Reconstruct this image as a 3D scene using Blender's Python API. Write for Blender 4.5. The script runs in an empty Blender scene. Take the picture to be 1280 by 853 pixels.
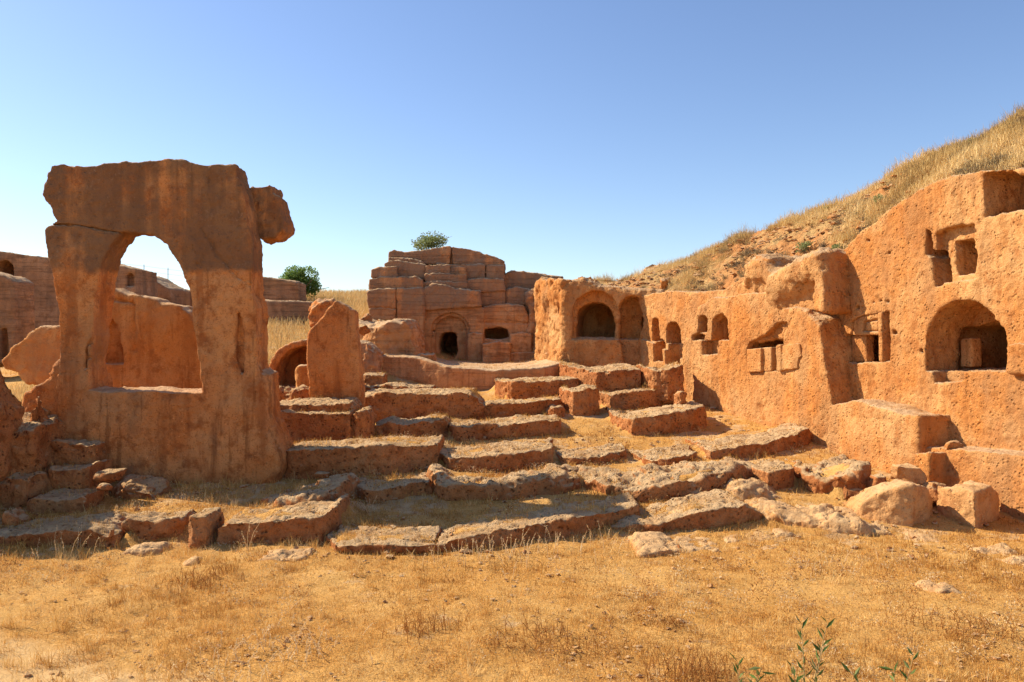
import bpy, bmesh, math, random
import numpy as np
from mathutils import Vector
rng = np.random.default_rng(7); random.seed(7)
F32 = np.float32
C = bpy.context.scene.collection
CAMZ = 3.0
PI = math.pi

# ------------------------------------------------------------------ noise
_T = rng.random((64, 64, 64)).astype(F32)
def vn(p):
    i = np.floor(p); f = p - i; i = i.astype(np.int64) & 63; j = (i + 1) & 63
    f = f * f * (3 - 2 * f)
    x, y, z = f[:, 0], f[:, 1], f[:, 2]
    a, b, c = i[:, 0], i[:, 1], i[:, 2]; A, B, D = j[:, 0], j[:, 1], j[:, 2]
    l = lambda u, v, t: u + (v - u) * t
    return l(l(l(_T[a, b, c], _T[A, b, c], x), l(_T[a, B, c], _T[A, B, c], x), y),
             l(l(_T[a, b, D], _T[A, b, D], x), l(_T[a, B, D], _T[A, B, D], x), y), z) * 2 - 1
def fbm(p, o=4, g=.5):
    s = 0; a = 1; t = 0
    for k in range(o):
        s = s + a * vn(p + 17.3 * k); t += a; a *= g; p = p * 2.03
    return s / t * 1.4
def fb2(x, y, f, o=4, s=0.):
    x, y = np.broadcast_arrays(x, y)
    p = np.stack([x.ravel() * f + s, y.ravel() * f + s * 1.7, np.full(x.size, s + .37)], 1)
    return fbm(p, o).reshape(x.shape)
def sst(a, b, x):
    t = np.clip((x - a) / (b - a), 0, 1); return t * t * (3 - 2 * t)
def smax(a, b, k):
    h = np.maximum(k - np.abs(a - b), 0) / k
    return np.maximum(a, b) + h * h * k * .25
def smin(a, b, k): return -smax(-a, -b, k)
def sdpoly(X, Y, poly):
    P = np.asarray(poly, dtype=np.float64); n = len(P)
    d = np.full(X.shape, 1e18); ins = np.zeros(X.shape, bool)
    for k in range(n):
        a = P[k]; b = P[(k + 1) % n]; e = b - a
        L = e @ e + 1e-12
        t = np.clip(((X - a[0]) * e[0] + (Y - a[1]) * e[1]) / L, 0, 1)
        d = np.minimum(d, (X - a[0] - t * e[0]) ** 2 + (Y - a[1] - t * e[1]) ** 2)
        if abs(e[1]) > 1e-12:
            c = (a[1] > Y) != (b[1] > Y)
            ins ^= c & (X < (Y - a[1]) / e[1] * e[0] + a[0])
    d = np.sqrt(d)
    return np.where(ins, -d, d)

# ------------------------------------------------------------------ surface extraction from a signed distance grid
_CO = np.array([(i, j, k) for i in (0, 1) for j in (0, 1) for k in (0, 1)])
_ED = [(a, b) for a in range(8) for b in range(a + 1, 8) if np.abs(_CO[a] - _CO[b]).sum() == 1]
def nets(f, org, h):
    f = f.astype(F32); s = f < 0
    nx, ny, nz = f.shape
    cnt = np.zeros((nx - 1, ny - 1, nz - 1), np.int8)
    for c in _CO: cnt += s[c[0]:nx - 1 + c[0], c[1]:ny - 1 + c[1], c[2]:nz - 1 + c[2]]
    act = np.argwhere((cnt > 0) & (cnt < 8))
    if not len(act): raise RuntimeError('empty sdf')
    idx = -np.ones(cnt.shape, np.int64); idx[act[:, 0], act[:, 1], act[:, 2]] = np.arange(len(act))
    v = np.stack([f[act[:, 0] + c[0], act[:, 1] + c[1], act[:, 2] + c[2]] for c in _CO], 1)
    acc = np.zeros((len(act), 3)); n = np.zeros(len(act))
    for a, b in _ED:
        m = (v[:, a] < 0) != (v[:, b] < 0)
        t = np.where(m, v[:, a] / np.where(m, v[:, a] - v[:, b], 1), 0)
        acc += m[:, None] * (_CO[a] + t[:, None] * (_CO[b] - _CO[a])); n += m
    V = np.asarray(org) + (act + acc / n[:, None]) * h
    Q = []
    for ax in range(3):
        sl0 = [slice(None)] * 3; sl1 = [slice(None)] * 3
        sl0[ax] = slice(0, -1); sl1[ax] = slice(1, None)
        A = s[tuple(sl0)]; B = s[tuple(sl1)]
        e = np.argwhere(A != B); o = [(ax + 1) % 3, (ax + 2) % 3]
        m = np.ones(len(e), bool)
        for q in o: m &= (e[:, q] > 0) & (e[:, q] < cnt.shape[q])
        e = e[m]; fl = A[e[:, 0], e[:, 1], e[:, 2]]
        def cell(d1, d2):
            g = e.copy(); g[:, o[0]] -= d1; g[:, o[1]] -= d2
            return idx[g[:, 0], g[:, 1], g[:, 2]]
        q = np.stack([cell(1, 1), cell(0, 1), cell(0, 0), cell(1, 0)], 1)
        q[~fl] = q[~fl][:, ::-1]; Q.append(q)
    return V, np.concatenate(Q)
def vnormals(V, Q):
    n = np.cross(V[Q[:, 2]] - V[Q[:, 0]], V[Q[:, 3]] - V[Q[:, 1]])
    N = np.zeros_like(V)
    for k in range(4): np.add.at(N, Q[:, k], n)
    return N / (np.linalg.norm(N, axis=1)[:, None] + 1e-12)
def add_mesh(name, V, faces, mat, smooth=True, org=None):
    me = bpy.data.meshes.new(name)
    org = np.zeros(3) if org is None else np.asarray(org)
    faces = np.asarray(faces); k = faces.shape[1]
    me.vertices.add(len(V)); me.vertices.foreach_set('co', (V - org).astype(F32).ravel())
    me.loops.add(faces.size); me.loops.foreach_set('vertex_index', faces.astype(np.int32).ravel())
    me.polygons.add(len(faces)); me.polygons.foreach_set('loop_start', (np.arange(len(faces)) * k).astype(np.int32))
    me.update(calc_edges=True)
    me.polygons.foreach_set('use_smooth', np.full(len(faces), smooth))
    me.materials.append(mat)
    o = bpy.data.objects.new(name, me); C.objects.link(o); o.location = org
    return o
def tag(o, label=None, cat=None, group=None, kind=None):
    kind = kind or ('thing' if cat else None)
    for k, v in (('label', label), ('category', cat), ('group', group), ('kind', kind)):
        if v: o[k] = v
    return o
def empty(name, loc, label, cat, group=None):
    o = bpy.data.objects.new(name, None); C.objects.link(o); o.location = loc; o.empty_display_size = .3
    return tag(o, label, cat, group)
def adopt(ch, par):
    ch.parent = par; ch.matrix_parent_inverse.identity(); ch.location = Vector(ch.location) - Vector(par.location)
    return ch

# ------------------------------------------------------------------ pixel -> world helpers
def ray(px, py): return np.array([(px - 640) / 1000., 1., (426.5 - py) / 1000.])
def at(px, py, Y): r = ray(px, py) * Y; return np.array([r[0], Y, CAMZ + r[2]])
def gdepth(py): return 3000 / (py - 426.5) if py > 676.5 else 4320 / (py - 316.5)
def gz(x, y):
    x = np.asarray(x, float); y = np.asarray(y, float)
    z = .11 * np.clip(y - 12, 0, 21)
    m = sst(-16.5, -12.5, x) * (1 - sst(-6, -2, x))
    z = z + m * sst(20, 30, y) * 1.25 + m * sst(28, 46, y) * 2.0
    z = z + (1 - m) * sst(44, 60, y) * 2.6
    z = z + .5 * sst(-9.0, -11.5, x) * sst(11.5, 15, y) * (1 - sst(18, 24, y))
    z = z + .06 * fb2(x, y, .45, 4, 3.) + .02 * fb2(x, y, 2.5, 3, 9.)
    shp = z.shape; z = z.ravel(); xr = np.broadcast_to(x, shp).ravel(); yr = np.broadcast_to(y, shp).ravel()
    for xs_, yf_, zt_, t_, sl_ in TREADS:      # earth lying on and behind every cut ledge
        m = np.nonzero((xr > xs_[0] - .3) & (xr < xs_[-1] + .3) & (yr > yf_.min()) & (yr < yf_.max() + t_ + 1.7))[0]
        if not len(m): continue
        a = xr[m]; dy = yr[m] - np.interp(a, xs_, yf_); nz = fb2(a, yr[m], 1.7, 4, 5.)
        w = sst(.10, .34, dy + .12 * nz) * (1 - sst(.8 * t_, .8 * t_ + 1.3, dy)) * sst(xs_[0] - .25, xs_[0] + .2, a) * (1 - sst(xs_[-1] - .2, xs_[-1] + .25, a))
        tg = np.interp(a, xs_, zt_) + sl_ * dy - .045 + .075 * nz
        z[m] = np.maximum(z[m], z[m] * (1 - w) + tg * w)
    return z.reshape(shp)
TREADS = []
class Frame:
    def __init__(s, p0, ang=None, p1=None):
        s.p = np.array(p0, float)
        if p1 is not None: ang = math.atan2(p1[1] - p0[1], p1[0] - p0[0])
        s.U = np.array([math.cos(ang), math.sin(ang)]); s.N = np.array([s.U[1], -s.U[0]])
    def uz(s, px, py, w=0.):
        r = ray(px, py); q = s.p + s.N * w
        t = (q @ s.N) / (r[:2] @ s.N); P = r[:2] * t
        return ((P - s.p) @ s.U, CAMZ + t * r[2])
    def world(s, V):
        xy = s.p + V[:, :1] * s.U + V[:, 1:2] * s.N
        return np.concatenate([xy, V[:, 2:]], 1)
def chaikin(P, n=1):
    P = np.asarray(P, float)
    for _ in range(n):
        R = np.roll(P, -1, 0); P = np.stack([.75 * P + .25 * R, .25 * P + .75 * R], 1).reshape(-1, 2)
    return P
def archp(x0, x1, yt, yb, n=10, k=1.0):
    c = (x0 + x1) / 2; r = (x1 - x0) / 2; h = min(k * r, yb - yt)
    return [(x0, yb)] + [(c - r * math.cos(PI * i / n), yt + h - h * math.sin(PI * i / n)) for i in range(n + 1)] + [(x1, yb)]
def rect(x0, y0, x1, y1): return [(x0, y0), (x1, y0), (x1, y1), (x0, y1)]

PROF = {  # warp amplitude, warp frequency, broad relief, fine relief, pits
    'carved': (.03, .9, .022, .015, .011),
    'tomb':   (.016, 1.3, .026, .022, .016),
    'wall':   (.010, .9, .022, .014, .015),
    'fine':   (.005, 1.5, .008, .006, .003),
    'ledge':  (.045, 1.2, .038, .026, .032),
    'rough':  (.12, 1.0, .10, .036, .026),
    'boulder':(.04, 1.3, .035, .016, .010),
}
def weather(V, Q, prof, seed=0.):
    wa, wf, a1, a2, pit = PROF[prof]
    p = V * wf + seed
    V = V + wa * np.stack([fbm(p, 2), fbm(p + 31.7, 2), .6 * fbm(p + 77.1, 2)], 1)
    p = p * 4.1
    if prof == 'wall': V = V + .05 * np.stack([fbm(V * .45 + seed, 2), fbm(V * .45 + 31, 2), np.zeros(len(V))], 1)
    V = V + .45 * wa * np.stack([fbm(p, 2), fbm(p + 31.7, 2), .8 * fbm(p + 77.1, 2)], 1)
    N = vnormals(V, Q)
    d = a1 * fbm(V * 1.7 + 5 + seed, 4) + a2 * fbm(V * (12. if prof == 'wall' else 8.5) + 11, 3)
    if prof in ('carved', 'wall', 'tomb'):     # spalled flakes and vertical runnels
        fl = {'carved': .014, 'wall': .010, 'tomb': .026}[prof]
        f1_ = fbm(V * 1.5 + 50 + seed, 4); f2_ = fbm(V * 3.1 + 90 + seed, 3)
        d = d + fl * (sst(-.03, .03, f1_) - .5) + .6 * fl * (sst(.22, .27, f2_) - .5) + .009 * fbm(V * np.array([9., 9., 1.1]) + 20, 2)
    if pit:
        q = 1.35 if prof == 'wall' else 1.
        d = d - pit * sst(.15, .7, fbm(V * 6.5 * q + 3.3, 2)) - pit * .7 * sst(.1, .6, fbm(V * 13 * q + 8.3, 2))
    V = V + N * d[:, None]
    return V
TOPS = []     # places on rock tops where grass may root
def rock_mesh(name, f, org, h, prof, mat, frame=None, seed=0., grass=0.):
    V, Q = nets(f, org, h)
    if frame: V = frame.world(V)
    V = weather(V, Q, prof, seed)
    if grass:
        N = vnormals(V, Q); m = (N[:, 2] > .8) & (fbm(V * 1.3 + 2, 3) > .45 - grass) & (rng.random(len(V)) < .8)
        if m.any(): TOPS.append(V[m])
    lo, hi = V.min(0), V.max(0)
    return add_mesh(name, V, Q, mat, True, ((lo[0] + hi[0]) / 2, (lo[1] + hi[1]) / 2, lo[2]))

class Carve:
    """a solid cut from vertical slabs standing in one frame"""
    def __init__(s, frame, vox=.05): s.f = frame; s.h = vox; s.ops = []
    def poly(s, pts, w): return [s.f.uz(a, b, w) for a, b in pts]
    def add(s, pts, w0, w1, k=.08, ref=None, ch=0, lean=0.):
        k = k * .3 if k < .2 else k
        P = s.poly(pts, w1 if ref is None else ref); P = chaikin(P, ch) if ch else P
        s.ops.append((1, P, w0, w1, k, lean)); return s
    def cut(s, pts, w0, w1, k=.05, ref=None, ch=0, lean=0.):
        k = k * .25 if k < .15 else k
        P = s.poly(pts, w1 if ref is None else ref); P = chaikin(P, ch) if ch else P
        s.ops.append((-1, P, w0, w1, k, lean)); return s
    def build(s, name, prof, mat, seed=0., grass=0.):
        A = np.concatenate([np.asarray(o[1]) for o in s.ops if o[0] > 0]); g = 4 * s.h + .1
        w0 = min(o[2] for o in s.ops if o[0] > 0) - g; w1 = max(o[3] for o in s.ops if o[0] > 0) + g
        u = np.arange(A[:, 0].min() - g, A[:, 0].max() + g, s.h); z = np.arange(A[:, 1].min() - g, A[:, 1].max() + g, s.h)
        w = np.arange(w0, w1, s.h)
        Ug, Zg = np.meshgrid(u, z, indexing='ij'); f = None
        for sg, P, a, b, k, lean in s.ops:
            d = sdpoly(Ug, Zg, P).astype(F32)
            dw = (np.abs(w - (a + b) / 2) - (b - a) / 2).astype(F32)
            if lean:
                sh = (lean * (Zg - np.asarray(P)[:, 1].mean())).astype(F32)
                dw = np.maximum(w[None, :, None] - b - sh[:, None, :], (a - w)[None, :, None]).astype(F32)
            else: dw = dw[None, :, None]
            q = smax(d[:, None, :], dw, k)
            if f is None: f = q
            elif sg > 0: f = smin(f, q, k)
            else: f = smax(f, -q, k)
        return rock_mesh(name, f, (u[0], w[0], z[0]), s.h, prof, mat, s.f, seed, grass)

def footprint_solid(name, front, t, mat, prof='ledge', skew=0., vox=.028, k=.02, slope=.03, d=None, seed=None, grass=.25, zb=.35, back=None, tread=False):
    """low rock standing on the ground: front = (px, top py, bottom py[, depth])"""
    pts = []
    for q in front:
        Y = q[3] if len(q) > 3 else (d if d else gdepth(q[2])); P = at(q[0], q[1], Y); B = at(q[0], q[2], Y)
        pts.append((P[0], Y, P[2], B[2]))
    pts = np.array(pts); fr = pts[:, :2]
    bk = fr + np.array([skew * t, t]) if back is None else np.array(back)
    poly = np.concatenate([fr, bk[::-1]])
    lo = poly.min(0) - .35; hi = poly.max(0) + .35
    z0 = pts[:, 3].min() - zb; z1 = pts[:, 2].max() + slope * t + .4
    x = np.arange(lo[0], hi[0], vox); y = np.arange(lo[1], hi[1], vox); z = np.arange(z0 - .2, z1, vox)
    X, Y = np.meshgrid(x, y, indexing='ij')
    d2 = sdpoly(X, Y, poly)
    o = np.argsort(fr[:, 0]); xs = fr[o, 0]
    if tread: TREADS.append((xs, fr[o, 1], pts[o, 2], t, slope))
    yf = np.interp(X, xs, fr[o, 1]); xp = X - skew * (Y - yf)
    hh = np.interp(xp, xs, pts[o, 2]) + slope * np.clip(Y - yf, 0, None)
    f = smax(d2[:, :, None], (z[None, None, :] - hh[:, :, None]), k)
    f = np.maximum(f, (z0 - z)[None, None, :])
    if seed is None: seed = float(abs(front[0][0] * 1.37 + front[0][1] * .61) % 50)
    return rock_mesh(name, f, (x[0], y[0], z[0]), vox, prof, mat, None, seed, grass)

def boulder(name, x0, y0, x1, y1, d, depth, mat, seed, prof='boulder', vox=.025, cuts=9, tilt=0.):
    a = at(x0, y0, d); b = at(x1, y1, d)
    c = np.array([(a[0] + b[0]) / 2, d + depth / 2, (a[2] + b[2]) / 2]); hs = np.array([(b[0] - a[0]) / 2, depth / 2, (a[2] - b[2]) / 2])
    r = np.random.default_rng(seed)
    ax = [np.arange(-hs[i] - .15, hs[i] + .15, vox) for i in range(3)]
    G = np.stack(np.meshgrid(*ax, indexing='ij'), -1) / hs
    f = np.abs(G[..., 0]) - 1
    f = smax(f, np.abs(G[..., 1]) - 1, .1); f = smax(f, np.abs(G[..., 2]) - 1, .1)
    for i in range(cuts):
        n = r.normal(size=3); n /= np.linalg.norm(n)
        f = smax(f, G @ n - r.uniform(.78, 1.15), .06)
    V, Q = nets(f * hs.min(), [q[0] for q in ax], vox)
    if tilt:
        ct, st = math.cos(tilt), math.sin(tilt); V = np.stack([V[:, 0] * ct - V[:, 2] * st, V[:, 1], V[:, 0] * st + V[:, 2] * ct], 1)
    V = weather(V + c, Q, prof, seed * 1.3)
    return add_mesh(name, V, Q, mat, True, (c[0], c[1], V[:, 2].min()))

# ------------------------------------------------------------------ materials
class NT:
    def __init__(s, name):
        s.m = bpy.data.materials.new(name); s.m.use_nodes = True; s.t = s.m.node_tree; s.t.nodes.clear()
        s.out = s.n('ShaderNodeOutputMaterial'); s.b = s.n('ShaderNodeBsdfPrincipled')
        s.b.inputs['Roughness'].default_value = .95; s.b.inputs['Specular IOR Level'].default_value = .12
        s.t.links.new(s.b.outputs[0], s.out.inputs[0])
    def n(s, t, **k):
        x = s.t.nodes.new(t)
        for a, b in k.items(): setattr(x, a, b)
        return x
    def l(s, a, b): s.t.links.new(a, b)
    def val(s, sock, v):
        if hasattr(v, 'is_linked'): s.l(v, sock)
        else: sock.default_value = v
    def math(s, op, a, b=0., c=0., clamp=False):
        x = s.n('ShaderNodeMath', operation=op); x.use_clamp = clamp
        for i, v in enumerate((a, b, c)): s.val(x.inputs[i], v)
        return x.outputs[0]
    def pos(s, sc=(1, 1, 1), off=(0, 0, 0)):
        g = s.n('ShaderNodeNewGeometry'); m = s.n('ShaderNodeMapping'); m.inputs['Scale'].default_value = sc; m.inputs['Location'].default_value = off
        s.l(g.outputs['Position'], m.inputs[0]); return m.outputs[0]
    def noise(s, v, scale, det=4, rough=.6, dist=0.):
        x = s.n('ShaderNodeTexNoise'); x.inputs['Scale'].default_value = scale; x.inputs['Detail'].default_value = det
        x.inputs['Roughness'].default_value = rough; x.inputs['Distortion'].default_value = dist
        s.l(v, x.inputs['Vector']); return x.outputs['Fac']
    def ramp(s, v, a, b, lo=0., hi=1.):
        x = s.n('ShaderNodeMapRange', interpolation_type='SMOOTHSTEP'); s.l(v, x.inputs[0])
        x.inputs[1].default_value = a; x.inputs[2].default_value = b; x.inputs[3].default_value = lo; x.inputs[4].default_value = hi
        return x.outputs[0]
    def mix(s, f, a, b):
        x = s.n('ShaderNodeMix', data_type='RGBA'); s.val(x.inputs[0], f)
        for i, v in ((6, a), (7, b)):
            if isinstance(v, tuple): x.inputs[i].default_value = (*v, 1)
            else: s.l(v, x.inputs[i])
        return x.outputs[2]
    def bump(s, h, dist, st=1., nrm=None):
        x = s.n('ShaderNodeBump'); x.inputs['Distance'].default_value = dist; x.inputs['Strength'].default_value = st
        s.l(h, x.inputs['Height'])
        if nrm: s.l(nrm, x.inputs['Normal'])
        return x.outputs[0]

def rock_mat(name, base, pale, dark, bed=0., patina=0., pat_col=(.13, .075, .042), pat_z=None, bleach=.8, bleach_col=(.60, .43, .26), pits=.5, streak=.25, rough_bump=.03, off=0., holes=.0):
    t = NT(name); P = t.pos(off=(off, off * 2, off * .7))
    n1 = t.noise(P, .55, 5, .62, .4); n2 = t.noise(P, 3.2, 6, .68); n3 = t.noise(P, 14, 5, .7)
    c = t.mix(t.ramp(n1, .38, .62), base, pale)
    c = t.mix(t.ramp(n2, .48, .66, 0, .8), c, dark)
    c = t.mix(t.ramp(t.noise(P, 7, 4, .7), .56, .68, 0, .55), c, dark)
    c = t.mix(t.ramp(n3, .55, .70, 0, .65), c, pale)
    c = t.mix(t.ramp(t.noise(P, 34, 3, .6), .56, .66, 0, .6), c, dark)
    c = t.mix(t.ramp(t.noise(t.pos(off=(3, off, 8)), 24, 3, .6), .64, .70, 0, .6), c, tuple(min(1, q * 1.25) for q in pale))
    if bed:
        bz = t.math('ADD', t.math('MULTIPLY', t.noise(P, .6, 3, .5), .9), t.noise(t.pos((.25, .25, 5.5), (off, 1, 4)), 1.2, 4, .6))
        c = t.mix(t.ramp(bz, .93, 1.06, 0, bed), c, dark)
        ln = t.noise(t.pos((.12, .12, 3.4), (2, off, 4)), 1.5, 3, .55)
        crack = t.math('COMPARE', ln, .5, .012)
        c = t.mix(t.math('MULTIPLY', crack, bed), c, tuple(q * .4 for q in dark))
    # water streaks and dark crust, weathered into the stone
    S = t.pos((1.6, 1.6, .16), (off, 3, 1)); st = t.noise(S, 1.4, 5, .6)
    c = t.mix(t.ramp(st, .50, .64, 0, streak), c, dark)
    c = t.mix(t.ramp(t.noise(t.pos(off=(off + 5, 2, off)), .5, 5, .65), .52, .64, 0, .5), c, (.50, .255, .105))
    fs_ = t.noise(t.pos((5.5, 5.5, .35), (1, off, 6)), 1., 4, .6)
    c = t.mix(t.ramp(fs_, .56, .68, 0, streak * .9), c, tuple(q * .6 for q in dark))
    if patina:
        pn = t.noise(P, .9, 5, .65)
        g = t.n('ShaderNodeNewGeometry'); sp = t.n('ShaderNodeSeparateXYZ'); t.l(g.outputs['Position'], sp.inputs[0])
        v = t.math('ADD', t.math('MULTIPLY', t.noise(t.pos((2.2, 2.2, .10), (off, 0, 0)), 1., 4, .55), .55), t.math('MULTIPLY', pn, .45))
        if pat_z:
            zz = t.ramp(t.math('ADD', sp.outputs[2], t.math('MULTIPLY', n2, .25)), pat_z[0], pat_z[1])
            f = t.math('MULTIPLY', t.ramp(v, .36, .52), t.math('MAXIMUM', zz, t.ramp(t.noise(t.pos((1, 1, .6), (off, 7, 2)), 1.3, 4, .6), .54, .68, 0, .55)))
            f = t.math('MULTIPLY', f, patina)
        else: f = t.ramp(v, .44, .64, 0, patina)
        c = t.mix(f, c, pat_col)
        lich = t.math('MULTIPLY', t.math('MULTIPLY', t.ramp(t.noise(P, 16, 4, .7), .54, .66), t.ramp(t.noise(P, 1.6, 3, .6), .5, .64)), f)
        c = t.mix(t.math('MULTIPLY', lich, .6), c, (.42, .27, .16))
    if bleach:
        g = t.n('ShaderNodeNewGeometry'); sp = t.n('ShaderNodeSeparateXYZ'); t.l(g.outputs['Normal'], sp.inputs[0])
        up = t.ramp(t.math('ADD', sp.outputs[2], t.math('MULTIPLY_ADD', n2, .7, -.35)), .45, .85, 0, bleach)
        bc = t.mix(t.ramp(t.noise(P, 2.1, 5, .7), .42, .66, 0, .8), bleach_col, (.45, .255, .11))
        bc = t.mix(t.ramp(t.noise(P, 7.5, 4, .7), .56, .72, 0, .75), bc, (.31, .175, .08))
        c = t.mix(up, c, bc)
    vo = t.n('ShaderNodeTexVoronoi'); vo.inputs['Scale'].default_value = 14; t.l(P, vo.inputs['Vector'])
    w = t.noise(P, 6, 4, .7)
    pit = t.math('MULTIPLY', t.ramp(vo.outputs['Distance'], .05, .45, -1, 0), t.ramp(w, .42, .62))
    if holes: c = t.mix(t.math('MULTIPLY', t.math('MULTIPLY', pit, -1.), holes, clamp=True), c, tuple(q * .45 for q in dark))
    t.l(c, t.b.inputs['Base Color'])
    if bed: pits_h = t.math('MULTIPLY', crack, -.9)
    h = t.math('ADD', t.math('MULTIPLY', pit, pits), t.math('MULTIPLY', t.noise(P, 18, 6, .72), 1.))
    h = t.math('ADD', h, t.math('MULTIPLY', t.noise(P, 70, 3, .6), .25))
    if bed: h = t.math('ADD', h, pits_h)
    t.l(t.bump(h, rough_bump, 1.), t.b.inputs['Normal'])
    return t.m
OR, PA, DK = (.52, .205, .066), (.60, .29, .115), (.33, .112, .034)
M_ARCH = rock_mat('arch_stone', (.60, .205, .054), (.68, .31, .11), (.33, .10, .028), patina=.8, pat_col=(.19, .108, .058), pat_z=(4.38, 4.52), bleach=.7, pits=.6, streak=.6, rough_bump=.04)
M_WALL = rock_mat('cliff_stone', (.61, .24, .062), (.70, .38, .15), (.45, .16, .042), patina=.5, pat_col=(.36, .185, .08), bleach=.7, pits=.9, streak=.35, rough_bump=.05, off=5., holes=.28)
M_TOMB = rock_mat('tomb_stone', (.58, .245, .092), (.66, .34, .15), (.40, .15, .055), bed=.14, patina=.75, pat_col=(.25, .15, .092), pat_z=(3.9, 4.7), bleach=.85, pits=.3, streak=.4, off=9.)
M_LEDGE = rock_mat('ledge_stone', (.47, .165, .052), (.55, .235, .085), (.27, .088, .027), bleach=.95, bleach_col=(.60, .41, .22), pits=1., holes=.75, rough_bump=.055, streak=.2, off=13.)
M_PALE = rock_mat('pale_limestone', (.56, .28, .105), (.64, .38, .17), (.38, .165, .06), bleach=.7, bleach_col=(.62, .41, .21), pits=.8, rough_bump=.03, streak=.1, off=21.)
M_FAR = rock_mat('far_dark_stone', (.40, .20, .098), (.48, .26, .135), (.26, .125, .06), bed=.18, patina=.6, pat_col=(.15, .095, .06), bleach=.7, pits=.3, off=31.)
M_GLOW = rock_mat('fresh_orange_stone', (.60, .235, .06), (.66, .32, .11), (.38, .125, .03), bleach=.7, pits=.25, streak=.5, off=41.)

def ground_mat():
    t = NT('dry_ground'); P = t.pos()
    a = t.noise(P, .55, 5, .6); b = t.noise(P, 2.6, 5, .65); d = t.noise(P, 26, 5, .8)
    c = t.mix(t.ramp(a, .38, .64), (.55, .272, .066), (.62, .345, .105))
    c = t.mix(t.ramp(b, .5, .72, 0, .7), c, (.42, .20, .055))
    c = t.mix(t.ramp(d, .54, .64, 0, .7), c, (.72, .48, .21))
    c = t.mix(t.ramp(t.noise(t.pos(off=(4, 4, 1)), 31, 4, .75), .55, .64, 0, .75), c, (.27, .12, .035))
    gy = t.n('ShaderNodeNewGeometry'); sy = t.n('ShaderNodeSeparateXYZ'); t.l(gy.outputs['Position'], sy.inputs[0])
    lift = t.math('MULTIPLY', t.ramp(sy.outputs[1], 11., 12.5), .09)       # bedrock lies bare between the ledges
    st = t.ramp(t.math('ADD', t.noise(t.pos(off=(7, 3, 0)), 1.1, 6, .72), lift), .60, .68, 0, .8)
    c = t.mix(st, c, t.mix(t.ramp(b, .42, .6), (.62, .42, .22), (.48, .29, .135)))
    # the worn sandy path
    g = t.n('ShaderNodeNewGeometry'); sp = t.n('ShaderNodeSeparateXYZ'); t.l(g.outputs['Position'], sp.inputs[0])
    v = t.math('ADD', t.math('ADD', t.math('MULTIPLY', sp.outputs[0], -.55), t.math('MULTIPLY', sp.outputs[1], -1.)), t.math('MULTIPLY', t.noise(P, .9, 4, .6), 1.4))
    c = t.mix(t.ramp(v, -5.0, -4.5, 0, .95), c, t.mix(t.ramp(b, .4, .7), (.68, .44, .20), (.60, .36, .145)))
    t.l(c, t.b.inputs['Base Color'])
    h = t.math('ADD', t.noise(P, 9, 6, .75), t.math('MULTIPLY', t.noise(P, 45, 4, .7), .5))
    t.l(t.bump(h, .04), t.b.inputs['Normal']); return t.m
def hill_mat():
    t = NT('rubbly_hill_earth'); P = t.pos()
    a = t.noise(P, .7, 5, .65); b = t.noise(P, 3.5, 6, .7)
    c = t.mix(t.ramp(a, .4, .62), (.50, .22, .075), (.50, .31, .125))
    c = t.mix(t.ramp(b, .5, .7, 0, .8), c, (.32, .15, .06))
    t.l(c, t.b.inputs['Base Color'])
    vo = t.n('ShaderNodeTexVoronoi'); vo.inputs['Scale'].default_value = 5; t.l(P, vo.inputs['Vector'])
    h = t.math('ADD', t.math('MULTIPLY', vo.outputs['Distance'], -.8), t.noise(P, 10, 6, .75))
    t.l(t.bump(h, .1), t.b.inputs['Normal']); return t.m
def blade_mat(name, cols, trans=.25):
    t = NT(name); a = t.n('ShaderNodeAttribute', attribute_name='tone')
    r = t.n('ShaderNodeValToRGB'); t.l(a.outputs['Fac'], r.inputs[0])
    e = r.color_ramp.elements
    while len(e) < len(cols): e.new(.5)
    for i, c in enumerate(cols): e[i].position = i / (len(cols) - 1); e[i].color = (*c, 1)
    t.l(r.outputs[0], t.b.inputs['Base Color']); t.b.inputs['Roughness'].default_value = .7
    tr = t.n('ShaderNodeBsdfTranslucent'); t.l(r.outputs[0], tr.inputs[0])
    mx = t.n('ShaderNodeMixShader'); mx.inputs[0].default_value = trans
    t.l(t.b.outputs[0], mx.inputs[1]); t.l(tr.outputs[0], mx.inputs[2]); t.l(mx.outputs[0], t.out.inputs[0])
    return t.m
def plain(name, col, rough=.8, var=.3, sc=8):
    t = NT(name); n = t.noise(t.pos(), sc, 4, .6)
    t.l(t.mix(t.ramp(n, .35, .7, 0, 1), tuple(q * (1 + var) for q in col), tuple(q * (1 - var) for q in col)), t.b.inputs['Base Color'])
    t.b.inputs['Roughness'].default_value = rough; return t.m
M_GROUND, M_HILL = ground_mat(), hill_mat()
M_STRAW = blade_mat('straw_blades', [(.30, .125, .028), (.54, .275, .062), (.71, .43, .125), (.83, .61, .28)])
M_HSTRAW = blade_mat('hill_straw', [(.20, .14, .075), (.42, .28, .11), (.64, .44, .17), (.76, .57, .28)])
M_RUST = blade_mat('rusty_weed', [(.26, .10, .025), (.40, .17, .04), (.50, .24, .07)])
M_WEEDS = blade_mat('mixed_weeds', [(.20, .075, .02), (.36, .14, .03), (.50, .24, .07), (.62, .44, .22), (.74, .60, .38)])
M_BRUSH = blade_mat('grey_brush', [(.13, .095, .06), (.24, .17, .10), (.34, .24, .12), (.30, .27, .15)])
M_PALEW = blade_mat('pale_oat', [(.60, .40, .18), (.76, .57, .31), (.86, .70, .44)], .4)
M_GREEN = blade_mat('green_leaves', [(.10, .17, .035), (.20, .30, .07), (.30, .40, .12)], .4)
M_OLIVE = blade_mat('olive_leaves', [(.15, .19, .07), (.27, .31, .12), (.38, .40, .20)], .4)
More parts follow.
